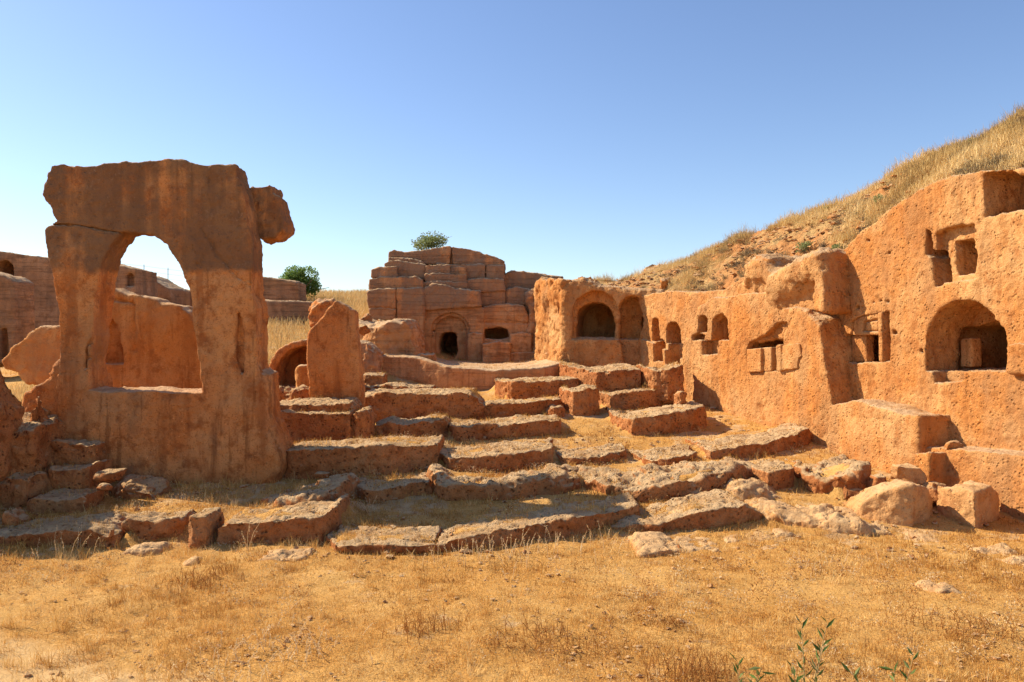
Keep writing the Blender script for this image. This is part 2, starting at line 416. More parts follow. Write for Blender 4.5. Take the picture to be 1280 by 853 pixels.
M_LEAF = blade_mat('lance_leaves', [(.06, .10, .025), (.11, .165, .04), (.24, .27, .10)])
M_STEM = plain('dry_stem', (.42, .29, .13)); M_BARK = plain('bark', (.14, .095, .06)); M_STEEL = plain('fence_steel', (.30, .29, .28))

# ------------------------------------------------------------------ grass and leaves
def blades(name, P, H, mat, width=.006, lean=.55, tone=None, curl=.5, az=None):
    n = len(P); a = rng.random(n) * 2 * PI if az is None else az
    L = np.abs(rng.normal(0, lean, n)); d = np.stack([np.cos(a) * np.sin(L), np.sin(a) * np.sin(L), np.cos(L)], 1)
    L2 = L + curl * rng.random(n); d2 = np.stack([np.cos(a) * np.sin(L2), np.sin(a) * np.sin(L2), np.cos(L2)], 1)
    b = rng.random(n) * 2 * PI; w = np.stack([np.cos(b), np.sin(b), np.zeros(n)], 1) * (np.broadcast_to(width, (n,)) * rng.uniform(.6, 1.3, n))[:, None] * .5
    H = H[:, None]; m = P + d * H * .55; e = m + d2 * H * .45; base = P - np.array([0, 0, .02])
    V = np.stack([base - w, base + w, m + w * .8, m - w * .8, e + w * .15, e - w * .15], 1).reshape(-1, 3)
    i = np.arange(n)[:, None] * 6
    Fc = np.concatenate([i + np.array([0, 1, 2, 3]), i + np.array([3, 2, 4, 5])])
    o = add_mesh(name, V, Fc, mat, False)
    tone = rng.random(n) if tone is None else tone
    at_ = o.data.attributes.new('tone', 'FLOAT', 'POINT'); at_.data.foreach_set('value', np.repeat(np.clip(tone, 0, 1), 6).astype(F32))
    return o
def leaves(name, P, D, L, W, mat, tone):
    """flat pointed leaves at P along D"""
    n = len(P); D = D / np.linalg.norm(D, axis=1)[:, None]
    s = np.cross(D, rng.normal(size=(n, 3))); s /= np.linalg.norm(s, axis=1)[:, None] + 1e-9
    L = np.broadcast_to(L, (n,))[:, None]; W = np.broadcast_to(W, (n,))[:, None] * .5; up = np.cross(s, D)
    V = np.stack([P, P + D * L * .45 + s * W + up * L * .06, P + D * L - up * L * .05, P + D * L * .45 - s * W + up * L * .06], 1).reshape(-1, 3)
    Fc = np.arange(n)[:, None] * 4 + np.array([0, 1, 2, 3])
    o = add_mesh(name, V, Fc, mat, False)
    a = o.data.attributes.new('tone', 'FLOAT', 'POINT'); a.data.foreach_set('value', np.repeat(np.clip(tone, 0, 1), 4).astype(F32))
    return o
def tube(name, pts, rad, mat, sides=7):
    pts = np.asarray(pts, float); n = len(pts); rad = np.broadcast_to(rad, (n,)); V = []
    for i in range(n):
        d = pts[min(i + 1, n - 1)] - pts[max(i - 1, 0)]; d /= np.linalg.norm(d)
        s = np.cross(d, (.3, 1, .2)); s /= np.linalg.norm(s); u = np.cross(d, s)
        for k in range(sides):
            a = 2 * PI * k / sides; V.append(pts[i] + rad[i] * (math.cos(a) * s + math.sin(a) * u))
    Fc = [(i * sides + k, i * sides + (k + 1) % sides, (i + 1) * sides + (k + 1) % sides, (i + 1) * sides + k) for i in range(n - 1) for k in range(sides)]
    return np.array(V), np.array(Fc)
def tubes(name, lst, mat, sides=6):
    Vs, Fs, o = [], [], 0
    for pts, r in lst:
        v, f = tube('', pts, r, mat, sides); Vs.append(v); Fs.append(f + o); o += len(v)
    return add_mesh(name, np.concatenate(Vs), np.concatenate(Fs), mat, True)

# ================================================================== SETTING
# hillside above the right-hand cliff
HC = [(740, 366, 30.5, 356, 35), (775, 368, 29.5, 356, 34), (810, 372, 27.8, 346, 32.5), (860, 374, 25.6, 327, 31), (905, 368, 24.2, 306, 29.5), (950, 347, 22.6, 290, 27.5),
      (1000, 338, 21.0, 273, 25.5), (1050, 324, 19.6, 255, 24), (1100, 284, 18.5, 232, 22.5), (1150, 254, 17.7, 204, 21.2), (1200, 232, 16.7, 189, 20.0), (1285, 224, 15.4, 149, 18.6), (1420, 202, 14.8, 100, 18), (1700, 165, 13.0, 30, 16)]
HC = np.array(HC, float); hp = np.linspace(740, 1700, 330)
col = [np.interp(hp, HC[:, 0], HC[:, k]) for k in range(5)]
A = np.stack([at(p, a, d) for p, a, d in zip(hp, col[1], col[2])]); B = np.stack([at(p, a, d) for p, a, d in zip(hp, col[3], col[4])])
dirn = B - A; dirn[:, 2] = 0; dirn /= np.linalg.norm(dirn, axis=1)[:, None]
rows = [A - dirn * .35 - np.array([0, 0, 2.2]), A - dirn * .15 - np.array([0, 0, .7])]
rows += [A + (B - A) * s + np.array([0, 0, 1]) * (.22 * math.sin(PI * s)) for s in np.linspace(0, 1, 70)]
rows += [B + dirn * q + np.array([0, 0, z]) for q, z in ((.4, .10), (.9, .17), (1.8, .2), (3.5, .15), (8, -.3), (25, -1.2), (90, -5))]
H = np.stack(rows, 1); hn = np.cross(B - A, np.roll(A, -1, 0) - A)
flat = H.reshape(-1, 3)
amp = np.ones(H.shape[:2]); amp[:, :2] = .3; amp = amp.reshape(-1)
flat = flat + np.array([-.55, -.3, .78]) * (amp * (.16 * fbm(flat * .9, 4) + .07 * fbm(flat * 4.5 + 5, 3)))[:, None]
hx, hy = H.shape[:2]; I = np.arange(hx * hy).reshape(hx, hy)
Fh = np.stack([I[:-1, :-1], I[1:, :-1], I[1:, 1:], I[:-1, 1:]], -1).reshape(-1, 4)
tag(add_mesh('hillside', flat, Fh, M_HILL), kind='structure')
HILL = flat.reshape(hx, hy, 3)

# ================================================================== THE GREAT ARCH
fa = Frame((0, 15.5), 0.)
arch = Carve(fa, .026)
outer = [(56, 247), (60, 222), (64, 210), (81, 208), (97, 211), (125, 208), (156, 207), (190, 206), (216, 203), (238, 206), (256, 210), (275, 211), (307, 209), (309, 225), (313, 238), (319, 262), (322, 283),
         (328, 302), (328, 335), (327, 368), (333, 385), (333, 447), (333, 500), (336, 522), (343, 542), (354, 566), (350, 640), (70, 640), (75, 560), (74, 490), (75, 448), (73, 400), (71, 368), (66, 336), (60, 306), (58, 288), (72, 279), (65, 268)]
hole = [(121, 487), (119, 455), (124, 420), (128, 380), (131, 355), (138, 327), (147, 308), (159, 293), (175, 292), (200, 295), (216, 307), (228, 327), (241, 355), (248, 382), (252, 410), (257, 447), (263, 489), (230, 489), (193, 487), (151, 489)]
outer = [(a + (8 if a < 150 else -7 if a > 300 else 0), b) for a, b in outer]
arch.add(outer, -.22, .45, .10, ref=.2)
arch.add([(72, 470), (332, 470), (336, 522), (344, 545), (356, 580), (330, 640), (60, 640)], -.5, .46, .3, ref=.5, lean=-.09)
arch.cut(hole, -1.2, 1.2, .07, ref=.15)
arch.cut([(73, 279), (100, 281), (122, 285), (140, 289), (160, 291), (140, 291.5), (118, 287), (96, 283.2), (60, 282.5)], .38, .6, .02, ref=.45)
arch.cut([(248, 282), (256, 292), (265, 303), (272, 317), (284, 329), (300, 346), (316, 358), (330, 372), (330, 373.5), (315, 360.5), (298, 348.5), (281, 332), (269, 320), (262, 305), (254, 293)], .415, .6, .03, ref=.45)
arch.cut([(296, 392), (301, 388), (305, 400), (306, 447), (303, 470), (297, 455), (294, 420)], .30, .6, .08, ref=.45)
arch.cut([(124, 374), (127, 376), (123, 420), (110, 432), (107, 462), (104, 462), (106, 430), (119, 416)], .36, .6, .03, ref=.45)
arch.cut([(50, 440), (73, 440), (73, 600), (50, 600)], .2, 1.2, .1, ref=.45)
ao = arch.build('stone_body', 'carved', M_ARCH, 2.)
sp = Carve(fa, .032).add([(314, 238), (330, 235), (343, 231), (344, 243), (351, 247), (354, 268), (358, 276), (356, 289), (346, 299), (330, 301), (318, 285)], -.95, -.2, .12, ref=-.4).build('broken_spur', 'tomb', M_ARCH, 6.)
R = empty('rock_arch', (-6.2, 15.5, .3), 'tall freestanding rock-cut arch with a big open window and dark stained lintel', 'rock arch')
adopt(ao, R); adopt(sp, R)

# wall seen through the window of the arch
fb = Frame((0, 18.3), 0.)
bw = Carve(fb, .045)
bw.add([(100, 378), (125, 362), (140, 359), (160, 369), (190, 372), (200, 378), (225, 382), (236, 392), (247, 412), (255, 447), (258, 515), (100, 515)], -.45, .3, .12)
bw.cut([(122, 455), (121, 425), (126, 405), (133, 399), (140, 408), (146, 440), (148, 456)], .08, .5, .06)
bw.cut([(160, 372), (163, 372), (162, 440), (159, 440)], .22, .5, .03)
bw.cut([(120, 366), (163, 377), (163, 381), (118, 371)], .2, .5, .03)
tag(bw.build('carved_wall', 'carved', M_GLOW, 4.), 'bright orange ruined wall with a carved niche seen through the arch window', 'wall')
tag(Carve(Frame((0, 17.0), 0.), .04).add([(2, 452), (14, 437), (35, 420), (50, 409), (78, 409), (80, 468), (72, 466), (55, 483), (32, 481), (20, 466), (3, 462)], -.5, .2, .12).build('leaning_slab', 'tomb', M_GLOW, 8.),
    'overhanging orange rock slab leaning out behind the stained arch pillar', 'rock')
# rocks against the left foot of the arch
tag(Carve(Frame((0, 15.35), 0.), .03).add([(24, 530), (27, 500), (31, 491), (42, 486), (54, 479), (60, 474), (64, 463), (72, 452), (80, 446), (84, 600), (20, 600)], -.55, .25, .19).build('weathered_buttress', 'tomb', M_ARCH, 44.),
    'jagged orange buttress joined to the arch pillar with sunlit broken top', 'rock')
tag(footprint_solid('knobbly_rock', [(32, 530, 560, 15.0), (38, 509, 560, 14.85), (52, 506, 560, 14.85), (58, 530, 560, 15.0)], .6, M_LEDGE, 'rough', k=.2, grass=0), 'knobbly upright rock in front of the jagged buttress', 'rock')

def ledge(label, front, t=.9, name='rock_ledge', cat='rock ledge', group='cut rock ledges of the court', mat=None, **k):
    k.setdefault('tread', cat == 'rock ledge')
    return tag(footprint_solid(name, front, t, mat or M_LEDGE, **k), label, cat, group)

# left stair and shadowed mass
G1 = 'worn rock steps beside the arch'
ledge('top worn step under the arch pillar', [(54, 553, 590, 14.6), (62, 551, 590, 14.5), (117, 552, 590, 14.5), (119, 556, 590, 14.6)], .8, 'rock_step', 'rock step', G1, grass=.1)
ledge('second worn step with a small flat stone lying beside it', [(60, 585, 612, 14.1), (66, 588, 612, 14.0), (100, 586, 612, 14.0), (117, 579, 610, 14.1)], .7, 'rock_step', 'rock step', G1, grass=.1)
ledge('lowest and widest worn step with sunlit right corner', [(30, 628, 648, 13.3), (40, 623, 648, 13.2), (78, 624, 648, 13.2), (106, 628, 650, 13.2), (116, 615, 645, 13.6)], 1.0, 'rock_step', 'rock step', G1)
ledge('tall shadowed rock mass at the very edge beside the worn steps', [(-60, 520, 640, 14.2), (-20, 523, 640, 14.0), (10, 530, 640, 13.9), (40, 535, 630, 14.0), (50, 555, 620, 14.1), (56, 575, 620, 14.3)], 1.2, 'rock_mass', 'rock', None, prof='rough', k=.2)
ledge('hunched dark rock left of the worn steps', [(-30, 590, 650, 13.6), (10, 600, 650, 13.4), (30, 592, 645, 13.5), (40, 605, 640, 13.6)], .7, 'rock_mass', 'rock', None, prof='rough', k=.2)
ledge('small upright dark rock below the worn steps', [(-5, 645, 672, 12.4), (4, 637, 672, 12.3), (22, 638, 672, 12.3), (24, 650, 672, 12.4)], .5, 'rock', 'rock', None, k=.12)
tag(boulder('flat_stone', 116, 590, 148, 607, 13.8, .35, M_LEDGE, 21), 'small flat pale stone leaning against the arch foot', 'stone')
tag(boulder('flat_stone', 118, 605, 133, 614, 13.5, .25, M_LEDGE, 22), 'small wedge stone under the flat pale stone', 'stone')
ledge('low sloping rock apron at the foot of the arch wall', [(130, 610, 628, 14.0), (150, 604, 630, 13.9), (185, 608, 630, 13.9), (205, 620, 632, 13.95)], .8, 'rock_apron', 'rock', None, k=.2, prof='rough')

tag(footprint_solid('rock_mass', [(-230, 470, 700, 12.4), (-150, 452, 700, 12.2), (-90, 462, 690, 12.2), (-45, 492, 670, 12.5), (-30, 515, 650, 13.0)], 1.9, M_LEDGE, 'rough', vox=.05, k=.25, grass=0),
    'big dark rock mass at the picture edge shading the worn steps', 'rock')
# lowest row on the left
ledge('long dark ledge in shade at the bottom of the worn steps', [(-60, 668, 706, 12.0), (0, 671, 705, 11.7), (40, 668, 703, 11.6), (77, 664, 700, 11.6), (110, 662, 699, 11.6), (143, 658, 697, 11.6), (151, 666, 695, 11.9)], 1.1, grass=.2)
ledge('chunky ledge with bright top next to the square block', [(153, 655, 675), (160, 648, 674), (195, 651, 674), (225, 647, 671), (232, 652, 668)], .6)
ledge('square pale block standing on end in the lowest row', [(235, 650, 681), (239, 645, 683), (262, 643, 682), (267, 652, 680)], .6, 'square_block', 'stone block')
ledge('long ledge with rough sunlit back running from the square block', [(268, 662, 681), (280, 654, 681), (320, 653, 680), (360, 647, 679), (400, 645, 678), (421, 630, 668)], 1.0)
ledge('broad pitted rock shelf with one sunlit corner', [(318, 640, 664, 13.2), (340, 630, 664, 13.0), (385, 622, 664, 12.9), (410, 615, 660, 13.0), (420, 622, 655, 13.2)], 1.5, prof='rough', k=.15)
ledge('rounded rock knob in half shade by the pitted shelf', [(395, 612, 636, 14.0), (405, 603, 636, 13.9), (435, 600, 634, 13.9), (449, 612, 632, 14.0)], .7, 'rock_lump', 'rock', None, k=.2)

# middle rows
ledge('long ledge running out from the right foot of the arch', [(320, 572, 612, 15.6), (360, 563, 609, 15.2), (410, 561, 605, 15.1), (470, 557, 598, 15.3), (510, 556, 592, 15.6), (547, 555, 586, 15.9)], 1.2, grass=.3)
tag(boulder('small_stone', 392, 592, 412, 602, 14.9, .25, M_LEDGE, 5), 'small rounded stone on the ground below the long arch-foot ledge', 'stone')
ledge('stepped block at the middle with pale left cheek', [(540, 560, 588, 16.6), (560, 572, 592, 15.7), (600, 570, 592, 15.7), (650, 566, 587, 15.8), (692, 561, 581, 16.3)], 1.5, grass=.15)
ledge('thick low wall under the slab with a joint in it', [(338, 518, 560, 17.7), (352, 514, 558, 17.6), (392, 516, 558, 17.6), (397, 517, 558, 17.6), (436, 516, 557, 17.7), (440, 520, 555, 17.9)], 1.5, 'low_wall', 'low wall', None)
ledge('thin slab course lying on the low wall', [(330, 508, 519, 18.0), (370, 505, 517, 17.95), (435, 504, 516, 18.0), (445, 512, 519, 18.3)], 1.2, 'slab_course', 'slab', None, k=.05)
ledge('small block at the right end of the low wall', [(438, 520, 546, 17.9), (445, 514, 547, 17.8), (456, 513, 547, 17.8), (462, 524, 545, 18.0)], .8, 'square_block', 'stone block', None)
ledge('twin-humped ledge between the low wall and the wide block', [(466, 532, 548), (485, 527, 549), (508, 531, 549), (535, 524, 548), (555, 523, 547), (561, 530, 546)], .9)
ledge('wide pale-topped block next to the twin-humped ledge', [(558, 530, 547, 19.2), (571, 535, 552, 18.4), (605, 532, 551, 18.4), (641, 531, 549, 18.6), (643, 529, 548, 18.6), (700, 526, 544, 19.0)], 1.4)
ledge('tall dark ledge of the upper row with level top', [(452, 494, 527, 20.4), (480, 491, 527, 20.3), (540, 492, 526, 20.3), (585, 490, 525, 20.4), (597, 498, 525, 20.5), (604, 506, 524, 20.6)], 1.5, grass=.3)
ledge('low tapering ledge continuing the tall dark one', [(596, 508, 525, 20.7), (640, 504, 521, 20.9), (680, 501, 517, 21.2), (702, 500, 514, 21.6)], 1.0, grass=.3)
ledge('thin flat slab above the tall dark ledge', [(450, 484, 496, 22.3), (490, 481, 494, 22.1), (520, 485, 494, 22.0), (541, 483, 492, 22.3)], .9, 'flat_slab', 'slab', None, k=.05)
ledge('small square block against the terrace wall', [(451, 469, 484, 23.3), (456, 468, 484, 23.2), (478, 469, 484, 23.2), (481, 472, 484, 23.4)], .7, 'square_block', 'stone block', None)
ledge('long low block with bright left corner below the cave', [(619, 475, 494, 24.3), (640, 478, 495, 23.2), (665, 477, 494, 23.2), (700, 474, 491, 23.4), (724, 473, 489, 23.6)], 1.3)
ledge('twisted low ridge crossing the lower court', [(537, 590, 622, 14.4), (551, 598, 627, 14.0), (566, 606, 630, 13.9), (617, 609, 627, 13.9), (650, 603, 624, 14.0), (690, 598, 617, 14.3), (730, 594, 612, 14.6)], 1.0, prof='rough', k=.15, grass=.3)
ledge('short ledge with pale left corner in the half shade', [(441, 606, 622, 14.4), (456, 612, 629, 13.8), (471, 612, 626, 13.8), (505, 607, 622, 14.0), (538, 602, 619, 14.3)], .9)
ledge('low grassy block with pale left corner in the lowest row', [(405, 664, 686, 12.4), (418, 680, 702, 11.3), (460, 681, 702, 11.3), (510, 681, 700, 11.3), (545, 679, 695, 11.4)], .9, grass=.5)
ledge('long curving reddish ledge closing the lower court', [(545, 682, 694, 11.4), (580, 671, 692, 11.5), (614, 664, 687, 11.65), (660, 657, 683, 11.9), (720, 646, 677, 12.2), (760, 639, 667, 12.6), (797, 632, 652, 13.0)], .9, grass=.35)

# right rows
ledge('small block with wide pale cheek beside the stepped block', [(690, 562, 585, 17.4), (700, 572, 590, 16.3), (716, 573, 588, 16.2), (750, 569, 584, 16.3), (783, 563, 579, 16.8)], 1.1)
ledge('low wedge with a pale sloping side between two ledges', [(781, 562, 577, 17.6), (811, 576, 588, 16.1), (840, 573, 585, 16.1), (872, 565, 578, 16.6)], 1.2)
ledge('long tilted ledge rising to a bare end by the cliff foot', [(874, 560, 580, 17.3), (888, 563, 582, 16.6), (925, 557, 576, 16.8), (960, 554, 570, 17.1), (1000, 541, 560, 17.8), (1012, 536, 556, 18.0), (1018, 544, 554, 18.3)], 1.3, grass=.1)
ledge('largest slanting ledge with a deep pitted red face', [(722, 598, 618, 15.0), (760, 607, 630, 14.1), (800, 615, 632, 13.8), (835, 602, 629, 13.8), (879, 594, 623, 14.0), (915, 590, 612, 14.5), (943, 586, 601, 15.2)], 1.5, grass=.15, prof='rough', k=.12)
ledge('small block wedged between the slanting ledge and the pale mass', [(942, 585, 606, 15.0), (963, 592, 612, 14.5), (978, 588, 611, 14.5), (992, 584, 607, 14.8)], 1.1)
ledge('big pale rock mass with a dark red end by the boulders', [(990, 582, 606, 15.2), (1002, 590, 618, 14.6), (1030, 594, 625, 14.2), (1056, 596, 629, 13.9), (1075, 588, 627, 13.9), (1091, 582, 620, 14.3)], 1.3, prof='rough', k=.15, grass=.1)
ledge('front ledge with pale rounded left side and dark face', [(752, 662, 680, 12.6), (785, 656, 674, 12.4), (820, 656, 668, 12.35), (845, 648, 664, 12.5), (875, 638, 662, 12.5), (930, 632, 656, 12.7), (952, 645, 652, 12.9)], 1.2, grass=.1)
ledge('long block with pale left cheek under the arched niches', [(763, 516, 537, 20.4), (790, 524, 543, 19.1), (830, 518, 541, 19.1), (866, 511, 534, 19.5), (882, 508, 529, 19.9)], 1.4)
ledge('tiny square block in front of the tall block', [(682, 514, 522, 21.1), (688, 509, 522, 20.9), (700, 509, 522, 20.9), (704, 514, 521, 21.1)], .5, 'square_block', 'stone block', None, vox=.03)
ledge('tall upright block with dark face in the middle of the court', [(701, 488, 517, 22.2), (715, 490, 522, 21.0), (735, 485, 522, 21.0), (748, 487, 521, 21.2)], 1.0, 'upright_block', 'stone block', None)
ledge('pitted block with pale cheek under the big cave block', [(743, 489, 507, 22.9), (762, 494, 513, 22.0), (800, 490, 511, 22.0), (826, 486, 504, 22.4)], 1.3)
ledge('massive block with long bright side below the round cave', [(701, 455, 482, 25.2), (722, 459, 486, 23.8), (747, 466, 489, 22.8), (775, 462, 489, 22.8), (802, 461, 487, 23.0)], 2.4, 'massive_block', 'stone block', None, grass=.1)
ledge('broken sunlit block at the foot of the arched niches', [(800, 458, 484, 23.2), (815, 462, 486, 22.4), (835, 462, 486, 22.2), (856, 455, 482, 22.4)], 1.0, 'broken_block', 'stone block', None)
ledge('narrow stub of rock at the base of the cliff', [(846, 495, 508, 20.6), (850, 490, 508, 20.5), (857, 492, 508, 20.6)], .5, 'rock_stub', 'rock', None, vox=.03)
ledge('lit low bed of pale rock sloping towards the boulders', [(945, 640, 660, 12.9), (985, 642, 664, 12.5), (1030, 650, 668, 12.3), (1075, 658, 670, 12.2), (1130, 664, 673, 12.1)], 1.4, 'rock_bed', 'rock', None, mat=M_PALE, prof='rough', k=.25, grass=.3)
ledge('low hump of pale rock in front of the small wedged block', [(908, 612, 628, 14.0), (930, 606, 626, 13.9), (960, 609, 626, 13.9), (985, 618, 626, 14.0)], .8, 'rock_bed', 'rock', None, mat=M_PALE, prof='rough', k=.25)
# flat outcrops in the grass
G2 = 'flat pale outcrops in the dry grass'
for lab, fr, t in [
    ('flat outcrop spreading in front of the round-sided ledge', [(798, 684, 700, 11.2), (840, 676, 698, 11.3), (880, 684, 696, 11.4), (908, 688, 692, 11.4)], 1.0),
    ('narrow outcrop streak below the dark-faced front ledge', [(903, 680, 684, 11.85), (940, 672, 683, 11.9), (985, 664, 676, 12.0), (1000, 665, 670, 12.2)], .6),
    ('small outcrop sliver below the narrow streak', [(943, 689, 692, 11.4), (965, 685, 692, 11.4), (985, 684, 689, 11.5)], .3),
    ('cracked outcrop out in the grass below the boulders', [(1140, 677, 685, 11.75), (1165, 673, 684, 11.7), (1195, 680, 689, 11.5), (1222, 684, 688, 11.6)], .9),
    ('rough outcrop cut by the edge of the picture', [(1250, 704, 716, 10.6), (1275, 696, 714, 10.6), (1310, 690, 712, 10.7)], .9),
    ('round outcrop low in the grass well below the cracked one', [(1168, 742, 748, 9.4), (1185, 739, 748, 9.4), (1208, 742, 747, 9.45)], .5),
    ('pale outcrop flake below the square upright block', [(222, 702, 708, 10.8), (240, 698, 708, 10.8), (252, 703, 707, 10.9)], .4),
    ('larger outcrop flake beside the pitted shelf', [(318, 698, 703, 10.95), (350, 693, 703, 10.9), (385, 697, 702, 10.95)], .5),
    ('step-like outcrop under the chunky ledge', [(150, 684, 695, 11.4), (175, 680, 694, 11.3), (200, 682, 692, 11.4)], .5)]:
    fr = [(q[0], q[2] - .5 * (q[2] - q[1]) - 1., *q[2:]) for q in fr]
    ledge(lab, fr, t, 'rock_outcrop', 'rock outcrop', G2, mat=M_PALE, prof='ledge', k=.14, vox=.03, grass=.2, zb=.3)

# boulders
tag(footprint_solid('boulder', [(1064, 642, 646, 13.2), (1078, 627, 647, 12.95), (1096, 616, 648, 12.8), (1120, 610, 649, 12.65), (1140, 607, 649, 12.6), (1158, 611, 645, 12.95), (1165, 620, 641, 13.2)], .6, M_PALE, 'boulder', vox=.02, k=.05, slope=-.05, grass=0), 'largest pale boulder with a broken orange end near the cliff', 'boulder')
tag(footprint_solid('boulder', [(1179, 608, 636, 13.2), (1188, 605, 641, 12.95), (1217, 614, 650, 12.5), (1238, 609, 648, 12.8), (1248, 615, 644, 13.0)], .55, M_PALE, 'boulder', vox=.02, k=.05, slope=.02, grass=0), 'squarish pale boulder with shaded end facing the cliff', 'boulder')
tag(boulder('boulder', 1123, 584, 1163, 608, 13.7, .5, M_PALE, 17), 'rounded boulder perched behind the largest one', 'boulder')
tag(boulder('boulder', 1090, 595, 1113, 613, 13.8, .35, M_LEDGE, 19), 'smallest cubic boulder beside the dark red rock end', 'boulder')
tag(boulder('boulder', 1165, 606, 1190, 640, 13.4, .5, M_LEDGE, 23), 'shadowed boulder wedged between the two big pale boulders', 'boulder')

# ================================================================== RIGHT-HAND CLIFF
f2 = Frame((5.17, 23.5), p1=(6.92, 18.2))
q1 = np.array([6.92, 18.2]) - f2.N * .62
f1 = Frame(q1, p1=(q1[0] + .25, q1[1] - .968))
near_wall = Carve(f1, .031)
near_wall.add([(1018, 352), (1040, 332), (1052, 318), (1062, 304), (1078, 288), (1098, 274), (1115, 258), (1140, 242), (1165, 228), (1190, 220), (1230, 213), (1290, 211), (1420, 196), (1420, 1000), (1280, 900), (1018, 640)], -4.2, 0, .12)
near_wall.add([(1128, 562), (1160, 560), (1220, 563), (1300, 572), (1420, 590), (1420, 900), (1128, 700)], -.5, .55, .12, ref=.55)
near_wall.add([(1257, 434), (1268, 430), (1330, 432), (1330, 464), (1300, 468), (1260, 466)], -.5, .16, .1, ref=.1)
near_wall.cut(archp(1158, 1255, 374, 464, 14, 1.25), -1.0, .5, .06, ref=0)
near_wall.cut([(1165, 464), (1205, 460), (1205, 476), (1168, 480)], -.35, .5, .06, ref=0)
near_wall.cut([(1200, 411), (1240, 402), (1270, 402), (1270, 462), (1200, 462)], -3.9, -.8, .04, ref=-.95)
near_wall.cut([(1168, 292), (1176, 286), (1192, 281), (1216, 279), (1222, 300), (1223, 349), (1200, 352), (1176, 356), (1171, 320)], -.20, .5, .06, ref=0)
near_wall.cut([(1156, 286), (1161, 289), (1166, 312), (1176, 314), (1182, 345), (1181, 359), (1170, 360), (1163, 322), (1156, 318)], -.85, .5, .04, ref=0)
near_wall.cut([(1194, 301), (1219, 298), (1223, 320), (1222, 342), (1200, 347), (1196, 330)], -3.0, .2, .03, ref=-.2)
near_wall.cut([(1229, 216), (1262, 213), (1300, 222), (1302, 262), (1260, 266), (1230, 273)], -1.5, .5, .06, ref=0)
near_wall.cut([(1064, 402), (1074, 396), (1112, 388), (1113, 452), (1064, 455)], -.22, .5, .03, ref=0)
near_wall.cut([(1066, 418), (1100, 418), (1100, 453), (1066, 453)], -3.2, .2, .03, ref=-.22)
for hx_, hy_, r_ in ((1091, 378, 2), (1100, 376, 2), (1109, 377, 2.6), (1072, 384, 2), (1119, 415, 3.4), (1174, 406, 0), (1152, 438, 2.2), (1110, 316, 2), (1084, 300, 2)):
    if r_: near_wall.cut(archp(hx_ - r_, hx_ + r_, hy_ - r_, hy_ + r_, 6), -.18, .3, .03, ref=0)
nw = near_wall.build('wall_face', 'wall', M_WALL, 1.)
ins = empty('cliff_wall', (nw.location.x, nw.location.y, nw.location.z), 'tall sunlit cliff wall with a big arched tomb recess, a framed doorway and high openings', 'cliff wall')
adopt(nw, ins)
fr = Carve(f1, .025).add([(1066, 402), (1076, 396), (1106, 389), (1106, 419), (1072, 419), (1066, 419)], -.3, -.03, .03, ref=-.03).cut([(1079, 402), (1098, 398), (1098, 415), (1079, 415)], -.1, .2, .02, ref=-.03)
fr.add([(1081, 404), (1096, 401), (1096, 413), (1081, 413)], -.2, -.055, .02, ref=-.03)
fr.add([(1099, 391), (1104, 390), (1105, 452), (1100, 452)], -.3, .04, .03, ref=0)
frame_o = adopt(fr.build('door_frame', 'fine', M_WALL, 3.), ins); frame_o['label'] = 'carved panelled frame round the cliff doorway'
dj = Carve(f1, .025).add([(1064, 420), (1072, 419), (1082, 419), (1083, 452), (1064, 454)], -.34, -.12, .03, ref=-.12)
adopt(dj.build('door_panel', 'fine', M_WALL, 5.), ins)
adopt(Carve(f1, .03).add([(1199, 424), (1213, 422), (1214, 459), (1199, 459)], -1.0, -.74, .05, ref=-.72).build('niche_block', 'fine', M_WALL, 6.), ins)
tag(Carve(f1, .04).add([(1040, 506), (1075, 501), (1110, 510), (1135, 518), (1156, 520), (1155, 640), (1040, 640)], -.3, .75, .12, ref=.6).build('rock_bench', 'wall', M_WALL, 8.), 'sunlit rock bench jutting from the foot of the cliff wall with a dark end', 'rock bench')
tag(Carve(f1, .03).add([(1153, 566), (1171, 566), (1171, 605), (1153, 605)], .2, .95, .08, ref=.8).build('square_stump', 'wall', M_WALL, 9.), 'small square stump of rock against the low cliff bench', 'rock')
Pq = f1.world(np.array([[f1.uz(1199, 560, .3)[0], .3, 0]]))[0]
tag(boulder('loose_stone', 1187, 553, 1211, 567, Pq[1] - .15, .35, M_WALL, 31), 'loose round stone resting on the low cliff bench', 'stone')
Pq = f1.world(np.array([[f1.uz(1270, 440, .1)[0], .1, 0]]))[0]

# protruding middle wall
mid = Carve(f2, .032)
mid.add([(852, 440), (865, 412), (872, 384), (890, 372), (905, 372), (925, 368), (960, 366), (1003, 378), (1013, 393), (1022, 398), (1030, 440), (1041, 505), (1050, 640), (860, 640), (856, 470)], -3.2, 0, .10, ref=0)
mid.add([(864, 366), (905, 362), (925, 347), (960, 345), (1010, 335), (1026, 345), (1028, 400), (875, 470), (868, 470)], -3.4, -.35, .1, ref=-.35)
mid.cut(archp(872, 883.5, 394, 416, 8), -.55, .3, .04, ref=0)
mid.cut([(889, 426), (889, 402), (894, 394), (902, 392), (908, 400), (910, 425)], -2.4, .3, .04, ref=0)
mid.cut([(877, 426), (898, 425), (897, 443), (877, 444)], -.5, .3, .04, ref=0)
mid.cut([(864, 420), (872, 416), (881, 419), (880, 425), (865, 426)], -.5, .3, .03, ref=0)
mid.cut([(932, 437), (935, 428), (956, 419), (972, 403), (984, 402), (984, 410), (979, 416), (979, 431), (976, 464), (934, 466)], -1.3, .3, .05, ref=0)
mid.cut([(975, 372), (1032, 360), (1040, 400), (1022, 402), (1000, 384), (978, 384)], -.3, 1., .15, ref=0)
mo = mid.build('wall_face', 'wall', M_WALL, 12.)
